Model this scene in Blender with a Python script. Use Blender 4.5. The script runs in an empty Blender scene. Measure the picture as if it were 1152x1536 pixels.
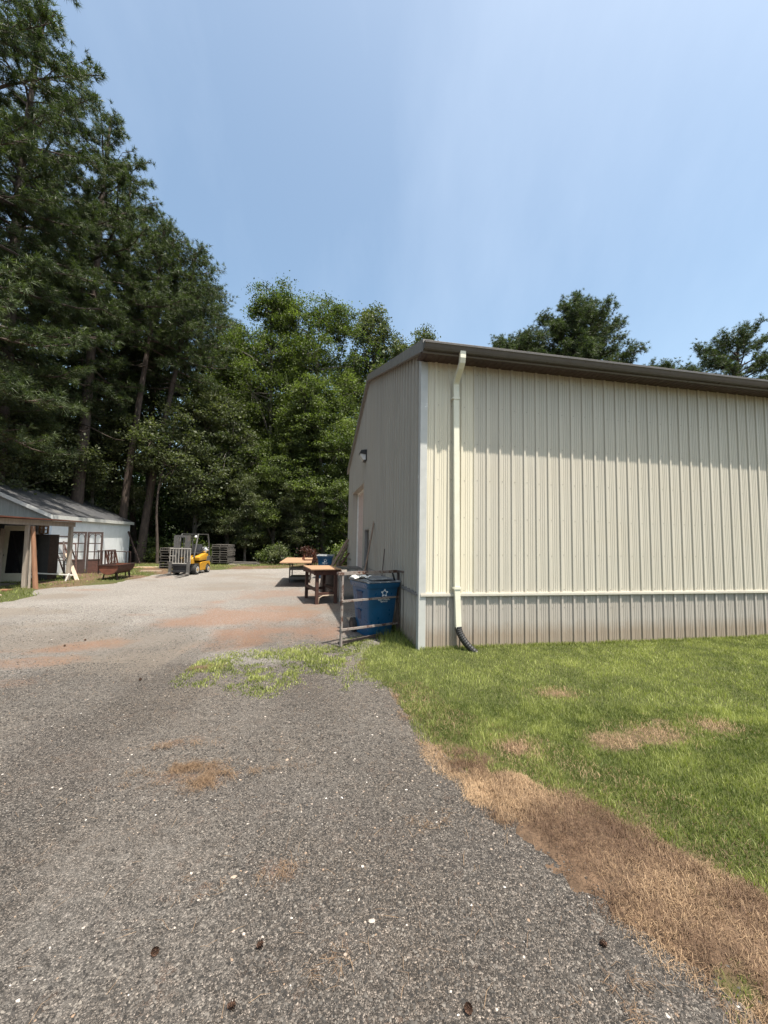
import bpy, bmesh, math, random
import numpy as np
from mathutils import Vector, Matrix

random.seed(7)
RNG = np.random.default_rng(11)
sc = bpy.context.scene
COL = sc.collection
R = math.radians

# ------------------------------------------------------------------ helpers
def tag(o, label=None, cat=None, group=None, kind=None):
    if label: o['label'] = label
    if cat: o['category'] = cat
    if group: o['group'] = group
    if kind: o['kind'] = kind
    return o

def empty(name, loc, rz=0.0, label=None, cat=None, group=None):
    o = bpy.data.objects.new(name, None)
    COL.objects.link(o)
    o.location = loc
    o.rotation_euler = (0, 0, rz)
    o.empty_display_size = 0.2
    return tag(o, label, cat, group)

def copy_tree(o, parent=None):
    c = o.copy()
    COL.objects.link(c)
    c.parent = parent
    for ch in o.children:
        copy_tree(ch, c)
    return c

class MB:
    """collects simple shapes and links them as one mesh"""
    def __init__(s):
        s.v = []; s.f = []
    def add(s, vs, fs):
        b = len(s.v)
        s.v += [tuple(p) for p in vs]
        s.f += [tuple(b + i for i in f) for f in fs]
        return s
    def box(s, lo, hi):
        x0, y0, z0 = lo; x1, y1, z1 = hi
        return s.add([(x0,y0,z0),(x1,y0,z0),(x1,y1,z0),(x0,y1,z0),(x0,y0,z1),(x1,y0,z1),(x1,y1,z1),(x0,y1,z1)],
              [(0,3,2,1),(4,5,6,7),(0,1,5,4),(1,2,6,5),(2,3,7,6),(3,0,4,7)])
    def bar(s, p, q, w, d=None, up=(0,0,1)):
        d = w if d is None else d
        p = Vector(p); q = Vector(q); t = (q-p).normalized()
        u = Vector(up)
        if abs(t.dot(u)) > .97: u = Vector((0,1,0)) if abs(t.y) < .9 else Vector((1,0,0))
        a = t.cross(u).normalized()*w/2; b = t.cross(a).normalized()*d/2
        vs = [p-a-b,p+a-b,p+a+b,p-a+b,q-a-b,q+a-b,q+a+b,q-a+b]
        return s.add(vs, [(0,3,2,1),(4,5,6,7),(0,1,5,4),(1,2,6,5),(2,3,7,6),(3,0,4,7)])
    def tube(s, pts, rad, n=8, cap=True):
        pts = [Vector(p) for p in pts]
        rad = rad if hasattr(rad, '__len__') else [rad]*len(pts)
        b = len(s.v); prev = None
        for i, p in enumerate(pts):
            t = (pts[min(i+1,len(pts)-1)] - pts[max(i-1,0)]).normalized()
            if prev is None:
                u = Vector((0,0,1)) if abs(t.z) < .9 else Vector((1,0,0))
                a = t.cross(u).normalized()
            else:
                a = (prev - t*prev.dot(t)).normalized()
            prev = a; c = t.cross(a)
            for k in range(n):
                w = 2*math.pi*k/n
                s.v.append(tuple(p + (a*math.cos(w) + c*math.sin(w))*rad[i]))
        for i in range(len(pts)-1):
            for k in range(n):
                k2 = (k+1) % n
                s.f.append((b+i*n+k, b+i*n+k2, b+(i+1)*n+k2, b+(i+1)*n+k))
        if cap:
            s.f.append(tuple(b+k for k in reversed(range(n))))
            s.f.append(tuple(b+(len(pts)-1)*n+k for k in range(n)))
        return s
    def prism(s, poly, axis, a, b):
        """poly of 2D points extruded along axis 0/1/2"""
        def P(u, v, w):
            return (w,u,v) if axis == 0 else ((u,w,v) if axis == 1 else (u,v,w))
        n = len(poly); base = len(s.v)
        s.v += [P(u,v,a) for u,v in poly] + [P(u,v,b) for u,v in poly]
        s.f.append(tuple(base+i for i in range(n)))
        s.f.append(tuple(base+n+i for i in reversed(range(n))))
        for i in range(n):
            j = (i+1) % n
            s.f.append((base+i, base+n+i, base+n+j, base+j))
        return s
    def quad(s, a, b, c, d):
        return s.add([a,b,c,d], [(0,1,2,3)])
    def build(s, name, m, parent=None, bevel=0, smooth=False, seg=2):
        me = bpy.data.meshes.new(name)
        me.from_pydata(s.v, [], s.f)
        bm = bmesh.new(); bm.from_mesh(me)
        bmesh.ops.recalc_face_normals(bm, faces=bm.faces)
        if bevel:
            es = [e for e in bm.edges if len(e.link_faces) == 2 and e.calc_face_angle(0) > .5]
            bmesh.ops.bevel(bm, geom=es, offset=bevel, segments=seg, affect='EDGES', profile=.6, clamp_overlap=True)
        bm.to_mesh(me); bm.free()
        me.materials.append(m)
        if smooth:
            me.polygons.foreach_set('use_smooth', [True]*len(me.polygons))
            try: me.set_sharp_from_angle(angle=R(40))
            except Exception: pass
        o = bpy.data.objects.new(name, me)
        COL.objects.link(o)
        if parent is not None: o.parent = parent
        return o

def bulk(name, V, F, m, parent=None, attrs=None, vattrs=None):
    """numpy mesh: V (n,3), F (m,k) all same size; attrs = per-face floats"""
    me = bpy.data.meshes.new(name)
    V = np.ascontiguousarray(V, np.float32); F = np.ascontiguousarray(F, np.int32)
    k = F.shape[1]
    me.vertices.add(len(V)); me.vertices.foreach_set('co', V.ravel())
    me.loops.add(F.size); me.loops.foreach_set('vertex_index', F.ravel())
    me.polygons.add(len(F))
    me.polygons.foreach_set('loop_start', np.arange(0, F.size, k, dtype=np.int32))
    me.update(calc_edges=True)
    for nm, a in (attrs or {}).items():
        at = me.attributes.new(nm, 'FLOAT', 'FACE'); at.data.foreach_set('value', np.ascontiguousarray(a, np.float32))
    for nm, a in (vattrs or {}).items():
        at = me.attributes.new(nm, 'FLOAT', 'POINT'); at.data.foreach_set('value', np.ascontiguousarray(a, np.float32))
    me.materials.append(m)
    o = bpy.data.objects.new(name, me); COL.objects.link(o)
    if parent is not None: o.parent = parent
    return o

def vnoise(x, y, scale, seed):
    g = np.random.default_rng(seed).random((64, 64))
    x = np.asarray(x)*scale + 1000.0; y = np.asarray(y)*scale + 1000.0
    xi = np.floor(x).astype(int); yi = np.floor(y).astype(int)
    fx = x-xi; fy = y-yi
    fx = fx*fx*(3-2*fx); fy = fy*fy*(3-2*fy)
    a = g[xi % 64, yi % 64]; b = g[(xi+1) % 64, yi % 64]; c = g[xi % 64, (yi+1) % 64]; d = g[(xi+1) % 64, (yi+1) % 64]
    return (a*(1-fx)+b*fx)*(1-fy) + (c*(1-fx)+d*fx)*fy
def fbm(x, y, scale, seed, o=4):
    r = 0; w = .5; t = 0
    for i in range(o):
        r = r + w*vnoise(x, y, scale*2**i, seed+i); t += w; w *= .5
    return r/t
def sstep(a, b, x):
    t = np.clip((x-a)/(b-a), 0, 1); return t*t*(3-2*t)

def sdist(px, py, poly):
    """signed distance, positive inside"""
    px = np.asarray(px, float); py = np.asarray(py, float)
    best = np.full(px.shape, 1e9); ins = np.zeros(px.shape, bool)
    n = len(poly)
    for i in range(n):
        ax, ay = poly[i]; bx, by = poly[(i+1) % n]
        dx, dy = bx-ax, by-ay
        t = np.clip(((px-ax)*dx+(py-ay)*dy)/(dx*dx+dy*dy), 0, 1)
        best = np.minimum(best, np.hypot(px-ax-t*dx, py-ay-t*dy))
        if dy != 0:
            c = (ay > py) != (by > py)
            ins ^= c & (px < (bx-ax)*(py-ay)/dy + ax)
    return np.where(ins, best, -best)

# ------------------------------------------------------------------ materials
def newmat(name):
    m = bpy.data.materials.new(name); m.use_nodes = True
    nt = m.node_tree
    return m, nt, nt.nodes['Principled BSDF'], nt.nodes['Material Output']
def N(nt, t, **kw):
    n = nt.nodes.new(t)
    for k, v in kw.items():
        if k in n.inputs and not hasattr(n, k): n.inputs[k].default_value = v
        else: setattr(n, k, v)
    return n
def ramp(nt, stops, interp='LINEAR'):
    n = nt.nodes.new('ShaderNodeValToRGB'); cr = n.color_ramp; cr.interpolation = interp
    while len(cr.elements) < len(stops): cr.elements.new(.5)
    for e, (p, c) in zip(cr.elements, stops):
        e.position = p; e.color = (c[0], c[1], c[2], 1)
    return n
def mix(nt, fac, a, b, mode='MIX'):
    n = nt.nodes.new('ShaderNodeMix'); n.data_type = 'RGBA'; n.blend_type = mode
    for s, v in ((0, fac), (6, a), (7, b)):
        if hasattr(v, 'is_linked'): nt.links.new(v, n.inputs[s])
        elif s == 0: n.inputs[0].default_value = v
        else: n.inputs[s].default_value = (v[0], v[1], v[2], 1)
    return n.outputs[2]
def math_(nt, op, a, b=None):
    n = nt.nodes.new('ShaderNodeMath'); n.operation = op
    for i, v in enumerate((a, b)):
        if v is None: continue
        if hasattr(v, 'is_linked'): nt.links.new(v, n.inputs[i])
        else: n.inputs[i].default_value = v
    return n.outputs[0]
def noise(nt, vec, scale, detail=4, rough=.55):
    n = nt.nodes.new('ShaderNodeTexNoise'); n.inputs['Scale'].default_value = scale
    n.inputs['Detail'].default_value = detail; n.inputs['Roughness'].default_value = rough
    if vec is not None: nt.links.new(vec, n.inputs['Vector'])
    return n.outputs['Fac']
def mapping(nt, scale=(1,1,1)):
    tc = nt.nodes.new('ShaderNodeTexCoord'); mp = nt.nodes.new('ShaderNodeMapping')
    mp.inputs['Scale'].default_value = scale
    nt.links.new(tc.outputs['Object'], mp.inputs['Vector'])
    return mp.outputs[0]
def maprange(nt, v, a, b, c=0., d=1.):
    n = nt.nodes.new('ShaderNodeMapRange'); n.clamp = True
    nt.links.new(v, n.inputs[0])
    for i, x in zip((1,2,3,4), (a,b,c,d)): n.inputs[i].default_value = x
    return n.outputs[0]

def pmat(name, col, rough=.6, metal=0., var=.25, scale=6., stretch=(1,1,1), stain=None, stain_at=(.55,.7), stain_scale=3., bump=0., bump_scale=60., spec=.5):
    """painted / worn surface: base colour with uneven tone, optional second colour in blotches"""
    m, nt, b, out = newmat(name)
    v = mapping(nt, stretch)
    n1 = noise(nt, v, scale, 6, .65)
    lo = [c*(1-var) for c in col]; hi = [min(1, c*(1+var)) for c in col]
    r = ramp(nt, [(.3, lo), (.7, hi)]); nt.links.new(n1, r.inputs[0])
    c = r.outputs[0]
    if stain is not None:
        f = maprange(nt, noise(nt, v, stain_scale, 7, .7), stain_at[0], stain_at[1])
        c = mix(nt, f, c, stain)
    nt.links.new(c, b.inputs['Base Color'])
    b.inputs['Metallic'].default_value = metal
    nt.links.new(maprange(nt, noise(nt, v, scale*2.3, 3), .3, .7, max(0, rough-.12), min(1, rough+.12)), b.inputs['Roughness'])
    b.inputs['Specular IOR Level'].default_value = spec
    if bump:
        bp = nt.nodes.new('ShaderNodeBump'); bp.inputs['Strength'].default_value = bump; bp.inputs['Distance'].default_value = .01
        nt.links.new(noise(nt, v, bump_scale, 4), bp.inputs['Height']); nt.links.new(bp.outputs[0], b.inputs['Normal'])
    return m

def leafmat(name, dark, light, trans=.35, tcol=None, rough=.55):
    m, nt, b, out = newmat(name)
    at = nt.nodes.new('ShaderNodeAttribute'); at.attribute_name = 'tint'
    r = ramp(nt, [(0, dark), (1, light)]); nt.links.new(at.outputs['Fac'], r.inputs[0])
    nt.links.new(r.outputs[0], b.inputs['Base Color'])
    b.inputs['Roughness'].default_value = rough; b.inputs['Specular IOR Level'].default_value = .35
    t = nt.nodes.new('ShaderNodeBsdfTranslucent')
    tm = mix(nt, 1., r.outputs[0], tcol or (1.3, 1.5, .6), 'MULTIPLY'); nt.links.new(tm, t.inputs[0])
    ms = nt.nodes.new('ShaderNodeMixShader'); ms.inputs[0].default_value = trans
    nt.links.new(b.outputs[0], ms.inputs[1]); nt.links.new(t.outputs[0], ms.inputs[2])
    nt.links.new(ms.outputs[0], out.inputs['Surface'])
    return m

def siding_mat(name, col, dirt=(.22,.15,.09), dirt_h=.25, stain_amt=.5):
    m, nt, b, out = newmat(name)
    v = mapping(nt, (1,1,1)); vs = mapping(nt, (6,6,.35))
    n1 = noise(nt, vs, 1.2, 5, .6)
    r = ramp(nt, [(.25, [c*.9 for c in col]), (.75, [min(1,c*1.07) for c in col])]); nt.links.new(n1, r.inputs[0])
    # rain streaks and chalking
    f = maprange(nt, noise(nt, mapping(nt, (18,18,.25)), 1.0, 4, .6), .5, .8, 0, .26)
    c = mix(nt, f, r.outputs[0], [x*.6 for x in col])
    c = mix(nt, maprange(nt, noise(nt, v, .9, 5, .6), .5, .75, 0, .15), c, (col[0]*.9, col[1]*.8, col[2]*.65))
    # splashed dirt along the foot of the sheet
    sx = nt.nodes.new('ShaderNodeSeparateXYZ'); nt.links.new(v, sx.inputs[0])
    hz = math_(nt, 'ADD', sx.outputs[2], math_(nt, 'MULTIPLY', noise(nt, mapping(nt, (3,3,1)), 3, 5, .7), -.35))
    f2 = maprange(nt, hz, dirt_h-.28, dirt_h-.05, stain_amt, 0)
    c = mix(nt, f2, c, dirt)
    nt.links.new(c, b.inputs['Base Color'])
    b.inputs['Roughness'].default_value = .5; b.inputs['Specular IOR Level'].default_value = .25
    bp = nt.nodes.new('ShaderNodeBump'); bp.inputs['Strength'].default_value = .3; bp.inputs['Distance'].default_value = .01
    nt.links.new(noise(nt, mapping(nt, (2,2,.6)), 2.2, 2), bp.inputs['Height']); nt.links.new(bp.outputs[0], b.inputs['Normal'])
    return m

M = {}
M['siding'] = siding_mat('beige painted siding', (.475,.443,.375), stain_amt=.0)
M['siding_new'] = siding_mat('cream replacement siding', (.62,.575,.46), stain_amt=.0)
M['siding_gable'] = siding_mat('shade darkened gable siding', (.34,.315,.27), stain_amt=.0)  # same beige siding, with the gable's shade put into a darker colour
M['wains'] = siding_mat('grey taupe lower siding', (.365,.335,.30), dirt_h=.34, stain_amt=.55)
M['trim'] = pmat('pale grey trim', (.43,.43,.41), .4, var=.08, stain=(.75,.75,.72), stain_at=(.62,.66))
M['band'] = pmat('beige band trim', (.46,.43,.37), .4, var=.08)
M['downspout'] = pmat('cream downspout', (.64,.62,.50), .4, var=.06, stain=(.52,.60,.50), stain_at=(.58,.75), stain_scale=5)
M['brown'] = pmat('brown gutter paint', (.085,.075,.066), .38, var=.12)
M['fascia'] = pmat('brown fascia metal', (.135,.12,.108), .38, var=.1)
M['soffit'] = pmat('dark brown soffit', (.062,.038,.033), .5, var=.15)
M['raketrim'] = pmat('grey rake trim', (.19,.18,.17), .4, var=.1)
M['black_plastic'] = pmat('black corrugated plastic', (.016,.015,.015), .5, var=.3)
M['roofmetal'] = pmat('brown grey roof metal', (.16,.15,.14), .4, var=.12)
M['garage'] = pmat('dusty pink door panel', (.50,.41,.37), .5, var=.06)
M['white_trim'] = pmat('white trim', (.66,.65,.61), .5, var=.08)
M['dark'] = pmat('dark painted metal', (.02,.02,.022), .45, var=.3)
M['glass_lens'] = pmat('frosted lamp lens', (.55,.56,.55), .2, var=.05)
M['screw'] = pmat('screw heads', (.22,.20,.17), .5, var=.2)
M['bin_blue'] = pmat('blue bin plastic', (.006,.066,.150), .36, var=.18, scale=4, stain=(.015,.09,.18), stain_at=(.6,.8), bump=.05, bump_scale=150)
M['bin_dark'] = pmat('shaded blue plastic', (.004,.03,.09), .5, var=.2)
M['bin_lid'] = pmat('grey bin lid', (.13,.14,.15), .5, var=.2, stain=(.45,.46,.44), stain_at=(.57,.6), stain_scale=7)
M['white_print'] = pmat('white print', (.75,.78,.80), .5, var=.04)
M['rubber'] = pmat('rubber', (.018,.018,.018), .75, var=.3)
M['rust'] = pmat('rusty steel', (.062,.022,.014), .75, var=.35, scale=9, stain=(.04,.018,.013), stain_at=(.5,.65), bump=.3)
M['rust_orange'] = pmat('orange rust', (.13,.042,.022), .75, var=.35, scale=7, stain=(.09,.03,.018), stain_at=(.5,.68), bump=.25)
M['rust_dark'] = pmat('dark rusted iron', (.035,.018,.014), .7, var=.4, scale=11, bump=.3)
M['frame_steel'] = pmat('rust flecked white steel', (.24,.205,.185), .6, var=.2, scale=5, stain=(.085,.04,.027), stain_at=(.5,.56), stain_scale=5, bump=.2)
M['frame_rust'] = pmat('brown rusted steel', (.075,.055,.046), .7, var=.3, scale=7, stain=(.22,.16,.13), stain_at=(.55,.65), bump=.2)
M['wood_grey'] = pmat('weathered grey wood', (.30,.25,.205), .8, var=.25, scale=3, stretch=(6,6,.7), bump=.3)
M['wood_pallet'] = pmat('old pallet wood', (.085,.076,.066), .85, var=.35, scale=3, bump=.3)
M['wood_tan'] = pmat('bare plywood', (.30,.18,.105), .7, var=.14, scale=3, stretch=(.7,5,5), bump=.1)
M['wood_brown'] = pmat('brown board', (.17,.115,.08), .8, var=.3, scale=3, stretch=(4,4,.6), bump=.2)
M['wood_red'] = pmat('red brown timber', (.055,.022,.015), .75, var=.35, scale=5, bump=.2)
M['wood_orange'] = pmat('orange brown pole', (.21,.105,.058), .65, var=.25, scale=4, stretch=(4,4,.5))
M['wood_pale'] = pmat('pale new board', (.34,.27,.20), .7, var=.15, scale=4, stretch=(4,4,.6))
M['shed_white'] = pmat('white painted block', (.84,.86,.87), .75, var=.06, scale=3, stain=(.55,.55,.52), stain_at=(.62,.75), stain_scale=2, bump=.15, bump_scale=25)
M['shed_grey'] = pmat('grey painted boards', (.26,.26,.24), .75, var=.15, scale=3, stretch=(7,7,.6))
M['shingle'] = pmat('dark asphalt shingle', (.045,.046,.05), .85, var=.35, scale=9, stain=(.12,.115,.105), stain_at=(.52,.68), stain_scale=1.3, bump=.4, bump_scale=40)
M['cream'] = pmat('cream door paint', (.50,.46,.36), .5, var=.1)
M['dark_glass'] = pmat('dark glass', (.012,.012,.014), .08, var=.1)
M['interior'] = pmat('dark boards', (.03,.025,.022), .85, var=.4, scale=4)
M['yellow'] = pmat('yellow machine paint', (.44,.225,.018), .38, var=.1, scale=5, stain=(.25,.13,.03), stain_at=(.63,.72), stain_scale=6)
M['steel_grey'] = pmat('scuffed grey steel', (.11,.105,.10), .45, metal=.3, var=.2, stain=(.16,.12,.10), stain_at=(.55,.7))
M['chrome'] = pmat('aluminium tank', (.75,.75,.75), .25, metal=.8, var=.06)
M['seat_black'] = pmat('black vinyl', (.02,.02,.022), .5, var=.2)
M['guard'] = pmat('scuffed grey guard bars', (.06,.058,.055), .5, var=.3)
M['rim'] = pmat('pale wheel rim', (.34,.32,.29), .6, var=.15)
M['gunmetal'] = pmat('grey plate steel', (.10,.095,.09), .45, metal=.4, var=.2)
M['red_paint'] = pmat('faded red paint', (.42,.05,.03), .5, var=.25)
M['bark'] = pmat('pine bark', (.062,.045,.036), .9, var=.5, scale=2.5, stretch=(3,3,.8), stain=(.115,.082,.064), stain_at=(.55,.68), stain_scale=5, bump=.8, bump_scale=9)
M['bark_grey'] = pmat('grey bark', (.11,.098,.082), .9, var=.4, scale=3, stretch=(3,3,.8), bump=.6, bump_scale=10)
M['cone'] = pmat('pine cone', (.07,.035,.02), .8, var=.4, scale=40)
M['needle'] = leafmat('pine needles', (.013,.025,.008), (.088,.115,.042), .28)
M['leaf'] = leafmat('broad leaves', (.018,.031,.008), (.142,.178,.054), .38)
M['leaf_grey'] = leafmat('grey green leaves', (.030,.042,.018), (.130,.145,.070), .34)
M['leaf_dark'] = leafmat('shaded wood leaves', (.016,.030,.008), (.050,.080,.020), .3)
M['leaf_red'] = leafmat('reddish leaves', (.03,.012,.008), (.09,.035,.022), .3, (1.3,.7,.5))
M['grass'] = leafmat('grass blades', (.070,.098,.020), (.36,.38,.13), .35, (1.2,1.35,.6))
M['straw'] = leafmat('dry straw', (.090,.052,.031), (.43,.30,.18), .2, (1.1,1,.8), .7)

# ground materials -----------------------------------------------------------
def gravel_mat():
    m, nt, b, out = newmat('crushed stone gravel')
    v = mapping(nt)
    def stones(scale, stops, seed):
        vo = nt.nodes.new('ShaderNodeTexVoronoi'); vo.inputs['Scale'].default_value = scale; vo.inputs['Randomness'].default_value = 1
        nt.links.new(v, vo.inputs['Vector'])
        sp = nt.nodes.new('ShaderNodeSeparateColor'); nt.links.new(vo.outputs['Color'], sp.inputs[0])
        r = ramp(nt, stops, 'LINEAR'); nt.links.new(sp.outputs[seed], r.inputs[0])
        return r.outputs[0], vo.outputs['Distance']
    g = lambda x, w=.42: (x*1.12*w, x*.985*w, x*.865*w)
    q = lambda x, w=.43: (x*1.06*w, x*.985*w, x*.90*w)
    dark, d1 = stones(120, [(0, g(.03)), (.35, g(.08)), (.65, g(.15)), (.85, g(.30)), (.96, g(.48)), (1, g(1.0))], 0)
    dark2, d2 = stones(270, [(0, g(.02)), (.4, g(.07)), (.7, g(.18)), (.9, g(.40)), (1, g(.95))], 1)
    dk = mix(nt, .55, dark, dark2)
    low = maprange(nt, noise(nt, v, .8, 5, .6), .35, .7)
    dk = mix(nt, math_(nt, 'MULTIPLY', low, .55), dk, mix(nt, 1., dk, (1.12,.98,.84), 'MULTIPLY'))
    pale, d3 = stones(60, [(0, q(.22)), (.3, q(.42)), (.8, q(.62)), (1, q(1.0))], 2)
    pale2, d4 = stones(160, [(0, q(.2)), (.5, q(.48)), (1, q(.95))], 0)
    pl = mix(nt, .45, pale, pale2)
    ap = nt.nodes.new('ShaderNodeAttribute'); ap.attribute_name = 'pale'
    ac = nt.nodes.new('ShaderNodeAttribute'); ac.attribute_name = 'clay'
    at = nt.nodes.new('ShaderNodeAttribute'); at.attribute_name = 'tan'
    fn = noise(nt, v, 14, 5, .7)
    fp = math_(nt, 'ADD', ap.outputs['Fac'], maprange(nt, fn, .2, .8, -.25, .25))
    fp.node.use_clamp = True
    c = mix(nt, fp, dk, pl)
    c = mix(nt, math_(nt, 'MULTIPLY', at.outputs['Fac'], maprange(nt, fn, .3, .6, .5, .95)), c, mix(nt, maprange(nt, noise(nt, v, 90, 3), .3, .7), (.14,.118,.096), (.22,.185,.15)))
    f3 = math_(nt, 'MULTIPLY', maprange(nt, math_(nt, 'ADD', ac.outputs['Fac'], maprange(nt, noise(nt, v, 5, 9, .78), .25, .75, -.6, .6)), .15, 1.25, 0, .8), maprange(nt, noise(nt, v, 40, 6, .85), .40, .56, .12, 1))
    c = mix(nt, f3, c, mix(nt, maprange(nt, noise(nt, v, 30, 4), .3, .7), (.19,.082,.042), (.25,.14,.085)))
    nt.links.new(c, b.inputs['Base Color'])
    b.inputs['Roughness'].default_value = .85; b.inputs['Specular IOR Level'].default_value = .3
    bp = nt.nodes.new('ShaderNodeBump'); bp.inputs['Strength'].default_value = .9; bp.inputs['Distance'].default_value = .012
    hh = math_(nt, 'ADD', math_(nt, 'MULTIPLY', d1, -1.0), math_(nt, 'MULTIPLY', d2, -.45))
    nt.links.new(hh, bp.inputs['Height']); nt.links.new(bp.outputs[0], b.inputs['Normal'])
    return m
M['gravel'] = gravel_mat()

def soil_mat(name, a, c2, green=None):
    m, nt, b, out = newmat(name)
    v = mapping(nt)
    r = ramp(nt, [(.3, a), (.7, c2)]); nt.links.new(noise(nt, v, 9, 7, .75), r.inputs[0])
    c = r.outputs[0]
    if green:
        at = nt.nodes.new('ShaderNodeAttribute'); at.attribute_name = 'green'
        c = mix(nt, at.outputs['Fac'], c, green)
    nt.links.new(c, b.inputs['Base Color']); b.inputs['Roughness'].default_value = .95; b.inputs['Specular IOR Level'].default_value = .2
    bp = nt.nodes.new('ShaderNodeBump'); bp.inputs['Strength'].default_value = .7; bp.inputs['Distance'].default_value = .02
    nt.links.new(noise(nt, v, 70, 5, .7), bp.inputs['Height']); nt.links.new(bp.outputs[0], b.inputs['Normal'])
    return m
M['litter'] = soil_mat('forest litter', (.045,.032,.022), (.10,.068,.045))
M['lawn_soil'] = soil_mat('thatch and soil', (.045,.030,.020), (.17,.11,.07), (.055,.062,.02))

def stone_mat():
    m, nt, b, out = newmat('loose stones')
    at = nt.nodes.new('ShaderNodeAttribute'); at.attribute_name = 'tint'
    r = ramp(nt, [(0, (.015,.0135,.0125)), (.45, (.042,.038,.034)), (.72, (.098,.088,.078)), (.9, (.20,.18,.155)), (.965, (.22,.15,.10)), (1, (.46,.44,.41))])
    nt.links.new(at.outputs['Fac'], r.inputs[0]); nt.links.new(r.outputs[0], b.inputs['Base Color'])
    b.inputs['Roughness'].default_value = .8; b.inputs['Specular IOR Level'].default_value = .3
    return m
M['stone'] = stone_mat()

# ------------------------------------------------------------------ camera
H0 = 1.789
f, pitch, roll = 584.63, .0680, -.0176
c_, s_ = math.cos(pitch), math.sin(pitch); cr_, sr_ = math.cos(roll), math.sin(roll)
fw = Vector((0,c_,s_)); up0 = Vector((0,-s_,c_)); rt0 = Vector((1,0,0))
up = up0*cr_ + rt0*sr_; rt = rt0*cr_ - up0*sr_
cam = bpy.data.cameras.new('camera'); cam.sensor_fit = 'HORIZONTAL'; cam.sensor_width = 36
cam.lens = f/1152*36; cam.clip_start = .05; cam.clip_end = 2000
co = bpy.data.objects.new('camera', cam); COL.objects.link(co)
mw = Matrix((rt, up, -fw)).transposed().to_4x4(); mw.translation = (0,0,H0)
co.matrix_world = mw
sc.camera = co

# ------------------------------------------------------------------ light
SUN_EL, SUN_AZ = R(70.5), math.atan2(.681, -.733)
w = bpy.data.worlds.new('World'); sc.world = w; w.use_nodes = True
nt = w.node_tree; bg = nt.nodes['Background']
sky = nt.nodes.new('ShaderNodeTexSky'); sky.sky_type = 'NISHITA'; sky.sun_disc = False
sky.sun_elevation = SUN_EL; sky.sun_rotation = SUN_AZ
sky.air_density = 1.0; sky.dust_density = 3.2; sky.ozone_density = 2.0; sky.altitude = 20
# thin high cirrus, a property of the sky itself
tc = nt.nodes.new('ShaderNodeTexCoord'); mp = nt.nodes.new('ShaderNodeMapping'); mp.inputs['Scale'].default_value = (2.0,.9,.8); mp.inputs['Rotation'].default_value = (0,.3,.6)
nt.links.new(tc.outputs['Generated'], mp.inputs['Vector'])
cf = maprange(nt, noise(nt, mp.outputs[0], 1.6, 7, .55), .42, .9, .0, .075)
skc = mix(nt, cf, mix(nt, 1., sky.outputs[0], (1.02,1.05,.93), 'MULTIPLY'), (9.0, 9.6, 10.2))
nt.links.new(skc, bg.inputs[0]); bg.inputs[1].default_value = .138
sd = bpy.data.lights.new('sun', 'SUN'); sd.energy = 5.0; sd.angle = R(.53); sd.color = (1, .93, .83)
so = bpy.data.objects.new('sun', sd); COL.objects.link(so)
sdir = Vector((.681*math.cos(SUN_EL), -.733*math.cos(SUN_EL), math.sin(SUN_EL)))
so.rotation_euler = sdir.to_track_quat('Z', 'Y').to_euler(); so.location = (10,-10,40)
sc.view_settings.view_transform = 'Standard'; sc.view_settings.look = 'None'
sc.view_settings.exposure = 0.98; sc.view_settings.gamma = 1
sc.cycles.max_bounces = 6; sc.cycles.diffuse_bounces = 3; sc.cycles.transmission_bounces = 3; sc.cycles.transparent_max_bounces = 4

# ------------------------------------------------------------------ ground
g = MB(); g.quad((-900,-300,-.035),(900,-300,-.035),(900,1500,-.035),(-900,1500,-.035))
tag(g.build('ground', M['litter']), kind='structure')

LAWN = [(-.25,5.6),(-.2,5.15),(-.05,5.03),(.15,4.6),(.27,4.14),(.31,3.73),(.62,2.89),(.82,2.63),(1.02,2.15),(1.18,1.92),(1.25,1.66),(1.35,1.2),(1.5,.3),(1.8,-3),(14,-3),(14,9.6),(.9,8.2),(-.05,7.7),(-.12,7.0),(-.25,6.4)]
WEEDY = [(-2.75,5.3),(-2.2,4.75),(-1.4,4.6),(-.6,4.85),(0,5.0),(.2,6),(-.2,7.2),(-.6,6.9),(-1.1,6.6),(-1.7,6.7),(-2.3,6.1)]
GREEN = [(-.35,4.95),(-.12,4.9),(.05,4.55),(.17,4.12),(.30,3.8),(.60,3.52),(1.16,3.06),(1.48,2.74),(1.75,2.43),(1.9,2.21),(2.05,2.08),(2.6,1.3),(3.2,0),(4,-3),(15,-3),(15,10.6),(.9,8.9),(.2,7.7),(-.1,6.9),(-.6,6.4),(-1.1,6.1),(-1.4,5.6)]
VERGE = [(-30,7.0),(-10.2,9.2),(-9.45,9.9),(-9.77,11.3),(-10.6,12.4),(-10.4,13.4),(-9.8,14.4),(-9.95,17.6),(-9.6,19.3),(-8.8,20.5),(-5.4,22.1),(-2,22.9),(3,23.2),(3,27.0),(-4,26.4),(-10,26),(-15,25.5),(-17,22),(-17,7)]

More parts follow.
